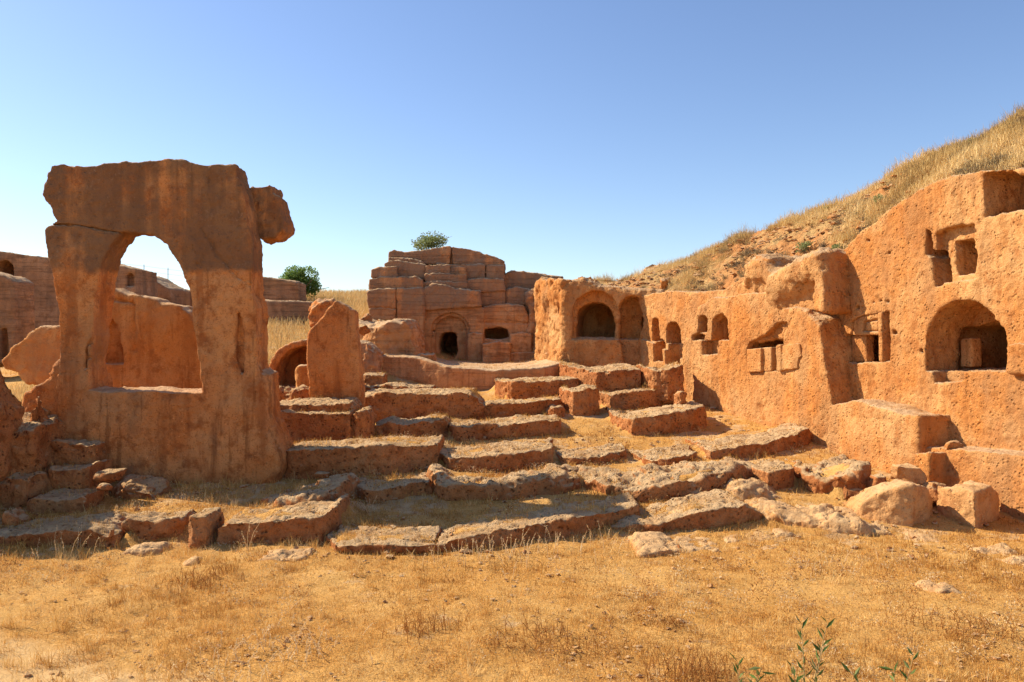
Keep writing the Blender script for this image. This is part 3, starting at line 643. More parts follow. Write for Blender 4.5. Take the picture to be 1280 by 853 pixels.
M2 = empty('cliff_buttress', tuple(mo.location), 'projecting sunlit section of cliff with a stepped recess and a dark leaning end', 'cliff wall'); adopt(mo, M2)
adopt(Carve(f2, .028).add([(933, 437), (951, 435), (951, 465), (933, 466)], -.30, .03, .04, ref=.03).add([(952, 435), (962, 434), (962, 464), (953, 465)], -.30, -.05, .03, ref=0).build('recess_block', 'fine', M_WALL, 14.), M2)
adopt(Carve(f2, .028).add([(978, 432), (999, 429), (1002, 446), (998, 448), (997, 461), (977, 463)], -.30, .05, .03, ref=.05).add([(971, 432), (977, 431), (977, 464), (972, 464)], -.2, .08, .03, ref=.05).build('carved_panel', 'fine', M_WALL, 15.), M2)
# overhanging crown of the middle wall
ov = Carve(f2, .05)
ov.add([(905, 426), (906, 388), (913, 364), (923, 347), (930, 330), (941, 321), (956, 324), (963, 342), (980, 335), (1003, 322), (1020, 313), (1027, 317), (1031, 338), (1032, 392), (1016, 388), (1000, 392), (985, 404), (974, 426)], -2.8, -.14, .19, ref=0)
ov.add([(954, 374), (961, 346), (980, 335), (1003, 322), (1020, 313), (1027, 317), (1030, 350), (1022, 351), (1008, 354), (985, 365), (967, 388)], -2., .20, .3, ref=.1, lean=.15)
ov.add([(925, 352), (930, 330), (941, 321), (956, 324), (963, 342), (955, 352)], -2., .08, .2, ref=.1)
ov.add([(1019, 345), (1030, 338), (1032, 392), (1018, 388)], -2., .16, .15, ref=.1)
tag(ov.build('rock_overhang', 'ledge', M_WALL, 17.), 'rough overhanging rock crown with a shaded brow above the stepped recess', 'rock')

# rear wall with little arched niches
f3 = Frame(f2.p - f2.N * .38, p1=f2.p - f2.N * .38 + f2.U)
rear = Carve(f3, .032)
rear.add([(796, 372), (812, 368), (840, 364), (880, 366), (905, 366), (905, 520), (800, 520), (796, 430), (803, 400)], -2.6, 0, .1)
rear.add([(800, 424), (812, 428), (858, 452), (858, 520), (800, 520)], -.5, .12, .1, ref=.1)
for x0, x1, y0, y1, dp in ((814, 823.5, 397, 427, .35), (832, 851, 402, 430, .6), (834.5, 853.5, 430, 456, .42), (819, 831.5, 424, 452, .4)):
    rear.cut(rect(x0, y0, x1, y1) if x0 == 834.5 else archp(x0, x1, y0, y1, 8, 1.1), -dp, .4, .03, ref=0)
tag(rear.build('niche_wall', 'wall', M_WALL, 19.), 'sunlit cliff corner with a cluster of small arched niches', 'cliff wall')

# round cave
f4 = Frame((.062 * 27.5, 27.5), p1=(.168 * 26.9, 26.9))
cave = Carve(f4, .045)
cave.add([(698, 366), (704, 352), (718, 348), (728, 346), (742, 351), (752, 356), (770, 357), (790, 360), (815, 362), (830, 364), (830, 500), (702, 500), (701, 440)], -3.2, 0, .3)
cave.cut(archp(715, 773, 363, 425, 14, 1.05), -.30, .5, .08, ref=0)
cave.cut(archp(719, 769, 377, 423, 14, .95), -2.6, .2, .06, ref=-.30)
cave.cut(archp(773, 812, 369, 424, 12, 1.1), -.9, .5, .06, ref=0)
cave.cut([(801, 398), (816, 384), (816, 416), (802, 414)], -2.2, .2, .05, ref=-.6)
cave.cut([(774, 424), (815, 424), (815, 470), (782, 470)], -.35, .5, .08, ref=0)
tag(cave.build('cave_tomb', 'tomb', M_WALL, 23.), 'rock front with a wide round cave mouth beside a tall shallow niche', 'rock tomb')
tag(footprint_solid('rock_shoulder', [(670, 356, 448, 30.2), (678, 347, 452, 29.6), (690, 346, 455, 28.5), (703, 348, 462, 27.55), (720, 350, 462, 27.62)], 2.0, M_WALL, 'rough', vox=.05, k=.2, slope=.0, grass=.2, zb=.1), 'rough sunlit shoulder of rock between the tomb front and the round cave', 'rock')

# ================================================================== CENTRAL TOMB
ft = Frame((0, 32.), 0.)
T = empty('stepped_tomb', (-1.4, 32, 2.2), 'large stepped rock-cut tomb front with an arched doorway and stacked tiers', 'rock tomb')
def part(c, name, seed, prof='tomb', mat=None, grass=0.): return adopt(c.build(name, prof, mat or M_TOMB, seed, grass), T)
c = Carve(ft, .05).add([(500, 385), (529, 360), (540, 355), (560, 357), (570, 361), (600, 364), (602, 384), (606, 386), (606, 470), (500, 470)], -4.2, 0, .07)
c.add([(528, 362), (541, 355), (560, 357), (570, 361), (599, 364), (602, 383), (530, 388)], -.5, .22, .08)
c.cut(archp(539, 587, 391, 455, 14, 1.), -.16, .5, .04, ref=0).cut(archp(543, 583, 395, 455, 14, 1.), -.42, .5, .04, ref=0)
c.cut([(552, 453), (549, 441), (547, 430), (551, 418), (556, 415), (569, 415), (572, 421), (571, 428), (574, 436), (571, 446), (566, 451), (560, 452)], -3.9, .2, .05, ref=-.42, ch=1)
for x in (541, 577): c.cut(archp(x - 2, x + 2, 411, 415.5, 6), -.5, .3, .02, ref=0)
part(c, 'doorway_front', 1.)
part(Carve(ft, .045).add([(583, 388), (590, 386), (603, 386), (603, 470), (584, 470)], -.4, .16, .05).build and Carve(ft, .045).add([(584, 417), (590, 416), (603, 417), (603, 470), (584, 470)], -.4, .16, .05), 'pilaster', 2.)
part(Carve(ft, .05).add([(459, 364), (470, 361), (526, 360), (530, 365), (531, 470), (515, 470), (500, 445), (463, 420)], -2.5, .35, .08).cut([(494, 358), (496.5, 358), (497, 392), (495, 402), (494, 390)], .2, .6, .02, ref=.35).cut([(458, 384), (480, 383), (495, 386), (495, 387.6), (480, 385), (458, 386)], .25, .6, .02, ref=.35), 'side_wall', 3.)
part(Carve(ft, .05).add([(461, 349), (475, 346), (520, 346), (528, 350), (529, 362), (461, 363)], -2.4, .15, .06), 'stone_tier', 4.)
part(Carve(ft, .05).add([(464, 337), (475, 334), (496, 333), (497, 348), (464, 348)], -2.2, .0, .06), 'stone_tier', 5.)
part(Carve(ft, .05).add([(480, 330), (487, 326), (500, 326), (532, 331), (533, 350), (480, 350)], -2.3, -.3, .07), 'stone_tier', 6., grass=.3)
part(Carve(ft, .035).add([(531, 332), (540, 331), (562, 332), (562, 343), (531, 344)], -2.3, -.22, .06), 'stone_tier', 7.)
part(Carve(ft, .035).add([(562, 334), (572, 333), (582, 334), (583, 343), (562, 343)], -2.3, -.38, .06), 'stone_tier', 7.5)
part(Carve(ft, .035).add([(531, 343), (560, 342), (583, 343), (584, 354), (531, 353)], -2.3, -.08, .05), 'stone_tier', 7.8)
part(Carve(ft, .035).add([(529, 353), (560, 352), (584, 353), (585, 362), (529, 362)], -2.3, .04, .05), 'stone_tier', 7.9)
part(Carve(ft, .04).add([(486, 315), (492, 313), (507, 316), (525, 314), (547, 310), (566, 308), (584, 311), (598, 314), (608, 319), (620, 322), (630, 327), (631, 334), (560, 330), (486, 332)], -2.8, -.72, .07).cut([(563, 300), (566, 300), (565, 318), (566, 336), (563, 336)], -.95, 0, .02, ref=-.72), 'top_tier', 8., grass=.2)
part(Carve(ft, .04).add([(545, 329), (600, 331), (630, 332), (631, 350), (545, 350)], -2.8, -.55, .06).cut([(606, 325), (608.5, 325), (607, 341), (609, 352), (606, 352)], -.75, 0, .02, ref=-.55), 'stone_tier', 8.4)
part(Carve(ft, .04).add([(486, 322), (500, 323), (522, 325), (530, 329), (530, 340), (486, 340)], -2.8, -.5, .06), 'stone_tier', 8.6)
part(Carve(ft, .05).add([(583, 350), (600, 347), (630, 349), (632, 364), (600, 366), (583, 364)], -2.3, -.2, .07), 'stone_tier', 9.)
part(Carve(ft, .05).add([(600, 364), (632, 362), (632, 384), (600, 384)], -2.3, -.32, .06), 'stone_tier', 10.)
part(Carve(ft, .05).add([(629, 342), (640, 338), (660, 340), (682, 343), (704, 346), (704, 368), (660, 372), (629, 372)], -2.2, -.9, .09), 'side_wing', 11., grass=.2)
part(Carve(ft, .05).add([(631, 362), (645, 358), (662, 362), (664, 382), (631, 384)], -2.2, -.45, .1), 'stone_tier', 12.)
c = Carve(ft, .05).add([(603, 384), (615, 381), (640, 380), (655, 383), (660, 395), (662, 470), (603, 470)], -2.4, -.06, .07)
c.cut([(603, 411), (620, 409), (634, 411), (636, 422), (624, 425), (606, 424)], -2.2, .3, .06, ref=0).cut([(600, 402), (660, 403), (660, 405), (600, 404.5)], -.14, .3, .02, ref=0)
part(c, 'opening_front', 13.)
part(Carve(ft, .045).add([(603, 430), (620, 427), (637, 428), (639, 470), (603, 470)], -.3, .75, .08, ref=.6), 'front_bench', 14.)
part(Carve(ft, .045).add([(637, 418), (650, 416), (664, 417), (666, 441), (638, 442)], -.8, .35, .08), 'upper_bench', 15.)
part(Carve(ft, .045).add([(638, 442), (670, 440), (675, 442), (675, 470), (638, 470)], -.8, .55, .08), 'lower_bench', 16.)
part(Carve(ft, .05).add([(658, 368), (672, 360), (690, 362), (700, 372), (700, 470), (662, 470), (660, 420)], -2., .1, .2, lean=-.1), 'curved_flank', 17., prof='rough')
# terrace before it
tag(footprint_solid('terrace_wall', [(446, 446, 484, 26.2), (467, 444, 484, 26.0), (520, 446, 486, 25.8), (560, 458, 490, 25.4), (620, 462, 488, 25.2), (680, 459, 478, 25.6), (702, 452, 472, 26.2)], 6.4, M_TOMB, 'wall', skew=-.09, vox=.06, k=.1, slope=.005, grass=.05, zb=.2, seed=3.),
    'long low terrace wall carrying the stepped tomb front', 'terrace wall')
tag(footprint_solid('rock_mass', [(440, 400, 446, 28.5), (450, 404, 446, 28.0), (462, 408, 444, 27.6), (478, 404, 444, 27.4), (486, 402, 444, 27.4), (507, 401, 444, 27.4), (514, 412, 444, 27.5), (520, 440, 446, 27.6)], 3.2, M_TOMB, 'rough', vox=.05, k=.12, slope=.04, grass=.2, seed=8.), 'sloping-sided rock mass at the left corner of the tomb terrace', 'rock')
tag(footprint_solid('square_block', [(521, 444, 456, 27.2), (526, 442, 456, 27.0), (542, 443, 456, 27.0), (545, 447, 456, 27.2)], .6, M_TOMB, 'ledge', k=.08, grass=0), 'small dressed block on the terrace below the tomb door', 'stone block')
tag(footprint_solid('rock_mass', [(440, 424, 470, 25.4), (455, 428, 470, 25.2), (466, 436, 470, 25.2), (472, 444, 470, 25.3)], 1.2, M_TOMB, 'rough', vox=.045, k=.15, grass=.1, seed=6.), 'stepped rock corner behind the standing slab', 'rock')

# ================================================================== SLAB, NICHE AND FAR ROCKS LEFT OF THE TOMB
fs = Frame((0, 19.2), 0.)
sl = Carve(fs, .032).add([(384, 417), (390, 410), (395, 405), (403, 397), (408, 388), (420, 377), (431, 382), (442, 389), (443, 411), (448, 449), (451, 510), (387, 506)], -.55, .05, .05)
so = sl.build('slab_face', 'carved', M_ARCH, 31.)
S = empty('standing_slab', (-4.3, 19.2, 1.2), 'upright trapezoid slab of stone with a broken overhanging cap', 'standing slab'); adopt(so, S)
adopt(Carve(fs, .032).add([(383, 396), (386, 384), (395, 375), (410, 375), (420, 379), (412, 388), (404, 399), (394, 407), (388, 414)], -.75, -.2, .1).build('broken_cap', 'rough', M_ARCH, 33.), S)
fn = Frame((0, 21.8), 0.)
ni = Carve(fn, .035).add([(335, 490), (333, 470), (338, 448), (348, 436), (365, 428), (384, 424), (400, 424), (400, 500), (335, 500)], -1.6, 0, .1)
ni.cut([(341, 484), (343, 462), (350, 447), (362, 437), (378, 432), (396, 432), (396, 484)], -1.1, .3, .08, ref=0)
tag(ni.build('vaulted_niche', 'wall', M_ARCH, 35.), 'vaulted rock niche peeping out between arch and standing slab', 'rock niche')
tag(footprint_solid('square_post', [(369, 460, 486, 20.6), (372, 457, 486, 20.5), (383, 457, 486, 20.5), (388, 460, 486, 20.6)], .5, M_GLOW, 'carved', k=.06, grass=0, vox=.03), 'small squared orange post in front of the vaulted niche', 'stone post')
for lab, fr in (('flat rubble stone below the vaulted niche', [(334, 492, 503, 20.2), (345, 486, 503, 20.1), (362, 489, 503, 20.1)]), ('lumpy rubble stone before the squared post', [(352, 492, 504, 19.8), (366, 485, 504, 19.7), (386, 486, 504, 19.8)])):
    ledge(lab, fr, .5, 'rubble_stone', 'stone', None, k=.15, prof='rough', vox=.03)
def far(name, lab, pts, Y, w0, seed, cat='rock face', cuts=(), mat=M_FAR, prof='wall', vox=.08):
    c = Carve(Frame((0, Y), 0.), vox).add(pts, w0, 0, .12)
    for q, dp in cuts: c.cut(q, dp, .4, .08, ref=0)
    return tag(c.build(name, prof, mat, seed, 0), lab, cat)
far('rock_cliff', 'dark far cliff with an arched opening seen left of the arch', [(-330, 296), (-180, 300), (-70, 305), (0, 314), (20, 317), (60, 322), (110, 330), (140, 338), (140, 520), (-330, 520)], 34, -2, 51, cuts=[(archp(-6, 17, 325, 380, 10), -1.4)])
far('rock_pier', 'weathered pier with a carved niche in front of the dark far cliff', [(-60, 335), (-20, 338), (8, 346), (17, 352), (18, 380), (17, 445), (12, 452), (-60, 470)], 27, -1.2, 53, 'rock pier', cuts=[(archp(0, 9, 410, 450, 8), -.4)], vox=.06)
far('rock_cliff', 'grey stepped rock with round hollow seen in the arch window', [(125, 325), (145, 331), (168, 336), (169, 356), (172, 400), (120, 410), (110, 340)], 30, -2, 55, cuts=[(archp(157, 166, 341, 358, 8), -.3)])
far('rock_cliff', 'low grey rock with a shallow arched recess in the arch window', [(165, 340), (185, 345), (198, 353), (213, 361), (214, 380), (210, 410), (160, 410)], 33, -2, 57, cuts=[(archp(174, 191, 366, 392, 8), -.5)])
far('tomb_block', 'small squared tomb block with a tiny door in the arch window', [(212, 365), (225, 361), (244, 363), (246, 410), (212, 410)], 36, -1.5, 59, 'rock tomb', cuts=[(rect(231, 379, 237, 388), -.8)])
far('rock_wall', 'upper far rock wall behind the round green tree', [(318, 345), (345, 348), (371, 352), (372, 378), (318, 380)], 36, -1.5, 61, 'rock wall')
far('rock_wall', 'long far rock wall above the grassy slope', [(318, 374), (345, 376), (390, 377), (420, 380), (420, 424), (318, 424)], 32, -1.5, 63, 'rock wall')
for lab, q, d, s in (('pale broken boulder left of the rock mass', (452, 392, 466, 408), 28.6, 71), ('mottled boulder on the slope beside the tomb wall', (466, 398, 484, 408), 28.9, 72), ('dark boulder behind the standing slab', (444, 406, 458, 418), 27, 73)):
    tag(boulder('boulder', *q, d, .6, M_LEDGE, s, 'rough', .04), lab, 'boulder')
tag(boulder('boulder', 808, 328, 843, 352, 31.6, 1.0, M_WALL, 75, 'rough', .045), 'craggy rock at the crest where the hillside begins', 'boulder')
tag(boulder('boulder', 828, 346, 840, 362, 27.4, .5, M_WALL, 76, 'rough', .035), 'small knob of rock on the slope above the niches', 'boulder')
tag(boulder('boulder', 905, 305, 920, 313, 29.4, .5, M_PALE, 77, 'rough', .04), 'lone pale stone on the hill crest', 'boulder')
tag(boulder('flat_stone', 722, 345, 745, 354, 28.2, .7, M_WALL, 78, 'rough', .035), 'flat cap stone lying over the round cave', 'stone')

# ================================================================== GROUND
xs = np.concatenate([-np.geomspace(2500, 15, 34), np.arange(-14.6, 14.6, .085), np.geomspace(15, 2500, 34)])
ys = np.concatenate([-np.geomspace(1500, 1, 14), np.arange(0, 5.5, .5), np.arange(5.5, 27, .085), np.arange(27.2, 60, .35), np.geomspace(61, 2500, 24)])
GX, GY = np.meshgrid(xs, ys, indexing='ij'); GZ = gz(GX, GY)
near = (GY < 28) & (np.abs(GX) < 16)
GZ = GZ + np.where(near, .022 * fb2(GX, GY, 5.5, 3, 4.), 0)
nx, ny = GX.shape; I = np.arange(nx * ny).reshape(nx, ny)
Fg = np.stack([I[:-1, :-1], I[1:, :-1], I[1:, 1:], I[:-1, 1:]], -1).reshape(-1, 4)
tag(add_mesh('ground', np.stack([GX, GY, GZ], -1).reshape(-1, 3), Fg, M_GROUND), kind='structure')

# ================================================================== LOOSE STONES
def stones(name, P, S, mat):
    base = np.array([(-1, 0, 0), (1, 0, 0), (0, -1, 0), (0, 1, 0), (0, 0, -1), (0, 0, 1), (.6, .6, .5), (-.6, .5, .6), (.5, -.6, .55), (-.5, -.6, .5)], float)
    fc = np.array([(5, 6, 7), (5, 7, 9), (5, 9, 8), (5, 8, 6), (6, 1, 3), (6, 3, 7), (7, 3, 0), (7, 0, 9), (9, 0, 2), (9, 2, 8), (8, 2, 1), (8, 1, 6)])
    n = len(P); a = rng.random(n) * 2 * PI; V = base[None] * (1 + .3 * rng.normal(size=(n, 10, 1))) * (S[:, None] * rng.uniform(.5, 1.1, (n, 3)))[:, None, :]
    X = V[..., 0] * np.cos(a)[:, None] - V[..., 1] * np.sin(a)[:, None]; Y = V[..., 0] * np.sin(a)[:, None] + V[..., 1] * np.cos(a)[:, None]
    V = np.stack([X, Y, V[..., 2] * .6], -1) + P[:, None, :]
    Fc = (np.arange(n)[:, None, None] * 10 + fc[None]).reshape(-1, 3)
    return add_mesh(name, V.reshape(-1, 3), Fc, mat, False)
def court_pts(n, y0, y1, pw=1.):
    y = y0 + (y1 - y0) * rng.random(n) ** pw; x = rng.uniform(-.72, .72, n) * y
    return x, y
x, y = court_pts(5200, 6.4, 22, 1.3); keep = fb2(x, y, .8, 3, 12.) > .05; x, y = x[keep], y[keep]
tag(stones('gravel', np.stack([x, y, gz(x, y) + .01], 1), np.abs(rng.normal(.012, .012, len(x))) + .006, M_PALE), 'small pale stones scattered through the dry grass', 'gravel', kind='stuff')
x, y = court_pts(2400, 11, 24); keep = fb2(x, y, .9, 3, 40.) > -.05; x, y = x[keep], y[keep]
tag(stones('rubble', np.stack([x, y, gz(x, y) + .01], 1), np.abs(rng.normal(.022, .024, len(x))) + .012, M_LEDGE), 'broken rock chips strewn between the cut ledges', 'rubble', kind='stuff')
i = rng.integers(0, hx, 2600); j = rng.integers(2, 60, 2600); P = HILL[i, j] + rng.normal(0, .06, (2600, 3)); k = (fbm(P * .5 + 9, 3) > -.1) | (hp[i] < 1060)
k &= hp[i] < 1150
tag(stones('rubble', P[k], np.abs(rng.normal(.05, .045, k.sum())) + .02, M_WALL), 'reddish rubble stones on the slope above the cliff', 'rubble', kind='stuff')

# ================================================================== GRASS
def tussocks(x, y, m, spread):
    k = len(x); ox = rng.normal(0, spread, (k, m)); oy = rng.normal(0, spread, (k, m))
    return (x[:, None] + ox).ravel(), (y[:, None] + oy).ravel()
PX, PY, PH, PW, PT = [], [], [], [], []
for y0, y1, n, m, sp, hh, ww in ((5.6, 9.5, 8500, 16, .05, .045, .0042), (9.5, 14, 10000, 13, .06, .05, .006), (14, 22, 9000, 10, .08, .075, .010), (22, 34, 3500, 8, .14, .12, .016)):
    x, y = court_pts(n, y0, y1)
    dens = fb2(x, y, .55, 4, 2.) + .5 * fb2(x, y, 2.2, 3, 6.)
    path = sst(-5.0, -4.5, -.55 * x - y + .7 * fb2(x, y, .9, 3, 1.) + .7)
    keep = (dens > -.28 + .22 * (y > 11.5) + .25 * rng.normal(size=n)) & (rng.random(n) > path * .97); x, y, dens = x[keep], y[keep], dens[keep]
    h = hh * np.exp(rng.normal(0, .38, len(x))) * (.75 + .7 * np.clip(dens, -.6, 1.2)) * (1 + 1.1 * sst(-1.5, -5, x) * (1 - sst(8.5, 11, y)))
    tn = .44 + .46 * fb2(x, y, .7, 3, 8.) + .34 * fb2(x, y, 3.6, 3, 5.) + rng.normal(0, .1, len(x))
    X, Y = tussocks(x, y, m, sp); N_ = len(X)
    PX.append(X); PY.append(Y); PH.append(np.repeat(h, m) * rng.uniform(.5, 1.4, N_)); PW.append(np.full(N_, ww)); PT.append(np.repeat(tn, m) + rng.normal(0, .17, N_))
x, y = court_pts(1500, 5.8, 15); q = fb2(x, y, .9, 3, 14.) + .5 * sst(-1, -5, x); keep = q > .05; x, y = x[keep], y[keep]
X, Y = tussocks(x, y, 34, .035); tl = np.repeat(.07 + .09 * rng.random(len(x)) + .05 * sst(-2, -5, x), 34)
PX.append(X); PY.append(Y); PH.append(tl * rng.uniform(.4, 1.2, len(X))); PW.append(np.full(len(X), .0045)); PT.append(np.repeat(.45 + .5 * rng.random(len(x)), 34) + rng.normal(0, .12, len(X)))
fx, fy = [], []
for xs_, yf_, zt_, t_, sl_ in TREADS:       # taller tufts rooted along the foot of each ledge
    k = int((xs_[-1] - xs_[0]) * 5); q = rng.uniform(xs_[0], xs_[-1], k); fx.append(q); fy.append(np.interp(q, xs_, yf_) - .06 - np.abs(rng.normal(0, .10, k)))
x, y = np.concatenate(fx), np.concatenate(fy); keep = fb2(x, y, 1.2, 3, 30.) > -.05; x, y = x[keep], y[keep]
X, Y = tussocks(x, y, 30, .05); tl = np.repeat(.06 + .16 * rng.random(len(x)) ** 2, 30)
PX.append(X); PY.append(Y); PH.append(tl * rng.uniform(.4, 1.2, len(X))); PW.append(.0005 * Y); PT.append(np.repeat(.3 + .6 * rng.random(len(x)), 30) + rng.normal(0, .12, len(X)))
PX, PY, PH, PW, PT = map(np.concatenate, (PX, PY, PH, PW, PT))
P = np.stack([PX, PY, gz(PX, PY)], 1)
TP = np.concatenate(TOPS); sel = rng.random(len(TP)) < .5; TP = TP[sel]
P = np.concatenate([P, TP]); PH = np.concatenate([PH, .075 * rng.uniform(.4, 1.5, len(TP))]); PW = np.concatenate([PW, .0004 * TP[:, 1]]); PT = np.concatenate([PT, .5 + rng.normal(0, .2, len(TP))])
tag(blades('dry_grass', P, PH, M_STRAW, PW, 1.05, PT), 'short golden dry grass covering the court and ledge tops', 'grass', kind='stuff')
# small rusty and bleached weeds growing through the grass
x, y = court_pts(2600, 5.8, 20, 1.2); q = fb2(x, y, .7, 3, 21.); keep = q > .12; x, y, q = x[keep], y[keep], q[keep]
X, Y = tussocks(x, y, 26, .06); hgt = np.repeat(.07 + .10 * rng.random(len(x)) ** 2, 26); red = np.repeat(rng.random(len(x)), 26)
Pw = np.stack([X, Y, gz(X, Y)], 1); Pw[:, 2] += hgt * rng.random(len(X))
D_ = rng.normal(size=(len(X), 3)) + np.array([0, 0, .5])
tag(leaves('weeds', Pw, D_, .022 + .02 * rng.random(len(X)), .006 + .0004 * Y, M_WEEDS, np.clip(red + rng.normal(0, .08, len(X)), 0, 1)), 'little rusty and bleached weeds dotted through the dry grass', 'weeds', kind='stuff')
# hillside grass
n = 9000; i = rng.integers(0, hx, n); j = np.clip((rng.random(n) ** .75 * 76).astype(int), 2, 76); c0 = HILL[i, j]
g = fbm(c0 * .55 + 4, 3); rub = (hp[i] < 1060) & (j < 55)
keep = np.where(rub, g > .18, g > -.42) & (c0[:, 1] < 40); c0 = c0[keep]; jj = j[keep]
m = 26; sp = rng.normal(0, .10, (len(c0), m, 3)) * np.array([1, 1, .25])
P = (c0[:, None] + sp).reshape(-1, 3)
hh = np.repeat(.09 + .11 * rng.random(len(c0)) + .04 * (jj > 45), m) * rng.uniform(.5, 1.3, len(P))
tn = np.repeat(.68 + .5 * fbm(c0 * .9 + 7, 3), m) + rng.normal(0, .15, len(P))
hh = hh * np.repeat(np.exp(.45 * fbm(c0 * 2.2 + 3, 2) * 2), m)
tag(blades('hillside_grass', P, hh, M_HSTRAW, .010, .75, tn), 'tall pale dry grass on the slope above the cliff', 'grass', kind='stuff')
# dry brush along the rim and on the rubble
i = rng.integers(0, hx, 1500); j = rng.integers(2, 66, 1500); c0 = HILL[i, j]; keep = (fbm(c0 * 1.1 + 15, 3) + .5 * (j < 16) > .32) & (hp[i] > 800); c0 = c0[keep]
rr_ = .08 + .14 * rng.random(len(c0)); q = rng.normal(size=(len(c0), 90, 3)) * .5; q[..., 2] = np.abs(q[..., 2])
Pb = (c0[:, None] + q * rr_[:, None, None]).reshape(-1, 3)
tag(leaves('dry_brush', Pb, rng.normal(size=Pb.shape) + np.array([0, 0, .6]), .075, .014, M_BRUSH, np.repeat(rng.random(len(c0)), 90) * .7 + .3 * rng.random(len(Pb))), 'grey brown brush clinging to the rubble slope', 'brush', kind='stuff')
# grass of the far slope between arch and tomb
n = 5000; x = rng.uniform(-15, -4.5, n); y = rng.uniform(21, 50, n)
X, Y = tussocks(x, y, 10, .18)
tag(blades('slope_grass', np.stack([X, Y, gz(X, Y)], 1), rng.uniform(.15, .45, len(X)), M_HSTRAW, .02, .35, .75 + rng.normal(0, .15, len(X))), 'pale standing grass on the far slope between arch and tomb', 'grass', kind='stuff')

# ================================================================== SINGLE PLANTS
def weed(name, lab, px, py, d, h, n, mat, head=True, lean=.3, group=None, wid=.5):
    b = at(px, py, d); b[2] = float(gz(b[0], b[1])) if py else b[2]
    L = []; LP = []; LD = []
    for q in range(n):
        a = rng.random() * 2 * PI; l = abs(rng.normal(0, lean)); r = rng.normal(0, .05 * wid, 2) * (n > 5)
        hh = h * rng.uniform(.55, 1.05); p0 = b + np.array([r[0], r[1], -.03]); dd = np.array([math.cos(a) * math.sin(l), math.sin(a) * math.sin(l), math.cos(l)])
        p1 = p0 + dd * hh * .6; p2 = p1 + (dd + np.array([math.cos(a) * .25, math.sin(a) * .25, -.12])) * hh * .45
        L.append(([p0, p1, p2], [.004, .003, .0015]))
        for s in range(9 if head else 5):
            t = rng.uniform(.45 if head else .2, 1.); pp = p0 + (p2 - p0) * t; LP.append(pp); LD.append(rng.normal(size=3) * .8 + np.array([0, 0, .7]))
    st = tubes('stalk', L, mat, 4); a = st.data.attributes.new('tone', 'FLOAT', 'POINT'); a.data.foreach_set('value', np.full(len(st.data.vertices), .7, F32))
    lf = leaves('foliage', np.array(LP), np.array(LD), .022 if head else .03, .009, mat, rng.random(len(LP)) * .7 + .3)
    bm = bmesh.new(); bm.from_mesh(lf.data); bm.from_mesh(st.data); bm.to_mesh(lf.data); bm.free(); bpy.data.objects.remove(st)
    R = empty(name, tuple(b), lab, 'weed', group); adopt(lf, R)
for lab, px, py, d, h, n, mat in (
    ('tall dry thistle stalk standing before the long lowest-row ledge', 309, 683, 11.55, .55, 3, M_PALEW),
    ('leaning dead stem beside the short pale-cornered ledge', 463, 640, 13.2, .55, 4, M_PALEW),
    ('bent white oat stalks in the shade of the long dark ledge', 85, 706, 11.3, .42, 16, M_PALEW),
    ('fluffy pale oats at the bend of the curving reddish ledge', 640, 690, 11.2, .33, 34, M_PALEW),
    ('airy pale oats at the left end of the curving reddish ledge', 575, 697, 11.1, .30, 26, M_PALEW),
    ('thin pale oats at the right end of the curving reddish ledge', 715, 684, 11.6, .34, 24, M_PALEW),
    ('dense patch of bleached oats in the front grass left of centre', 355, 815, 7.75, .20, 60, M_PALEW),
    ('tangle of bleached oats at the bottom edge near the left', 300, 845, 7.2, .18, 50, M_PALEW),
    ('grey dead weed tuft below the front ledge with rounded side', 1046, 702, 10.9, .2, 22, M_PALEW),
    ('dry bent weed on the grass by the cracked outcrop', 1145, 776, 8.6, .2, 20, M_RUST),
    ('big rust-coloured bush of dry weed at the bottom edge', 862, 850, 7.0, .34, 120, M_RUST),
    ('rusty weed tuft in the middle of the grass', 680, 800, 8.0, .26, 50, M_RUST),
    ('brown weed tuft in the lower grass left of the rusty one', 520, 790, 8.2, .24, 44, M_RUST),
    ('low rusty weed on the right part of the grass', 1230, 790, 8.2, .24, 50, M_RUST),
    ('round orange weed cushion below the square block', 250, 728, 9.9, .22, 70, M_RUST)):
    weed('dry_weed', lab, px, py, d, h, n, mat, head=mat is M_PALEW, lean=.35 if n < 50 else .6, wid=1. if n < 10 else (4. if mat is M_RUST else 7.))

def lance_plant(lab, stems, seed):
    r = np.random.default_rng(seed); L = []; LP = []; LD = []; base = None
    for (bx, tx, ty, d) in stems:
        tp = at(tx, ty, d); b = at(bx, 853, d); b[2] = float(gz(b[0], b[1])) - .03
        if base is None: base = b
        b = base if lab else b; mid_ = (b + tp) / 2 + np.array([(b[0] - tp[0]) * .12, 0, .05]); L.append(([b, mid_, tp], [.006, .0045, .002]))
        for s in range(15):
            t = .3 + .7 * s / 14; p = (1 - t) ** 2 * b + 2 * t * (1 - t) * mid_ + t * t * tp
            a = s * 2.4 + r.random(); LP.append(p); LD.append(np.array([math.cos(a) * .75, math.sin(a) * .75, .75 + .3 * r.random() - (.9 if r.random() < .2 else 0)]))
    st = tubes('stem', L, M_LEAF if False else M_STEM, 5)
    lf = leaves('foliage', np.array(LP), np.array(LD), r.uniform(.07, .12, len(LP)), r.uniform(.018, .027, len(LP)), M_LEAF, r.random(len(LP)))
    R = empty('green_shrub', tuple(base), lab, 'plant', 'green shoots at the bottom of the grass'); adopt(st, R); adopt(lf, R)
lance_plant('tallest green shoot with long narrow leaves rising from the dry grass', [(1008, 1034, 779, 5.9), (1000, 1002, 780, 5.9), (1010, 1028, 812, 5.8), (998, 990, 835, 5.8)], 1)
lance_plant('low green shoot with two tips beside the rust-coloured bush', [(926, 922, 828, 5.8), (938, 952, 835, 5.8)], 2)
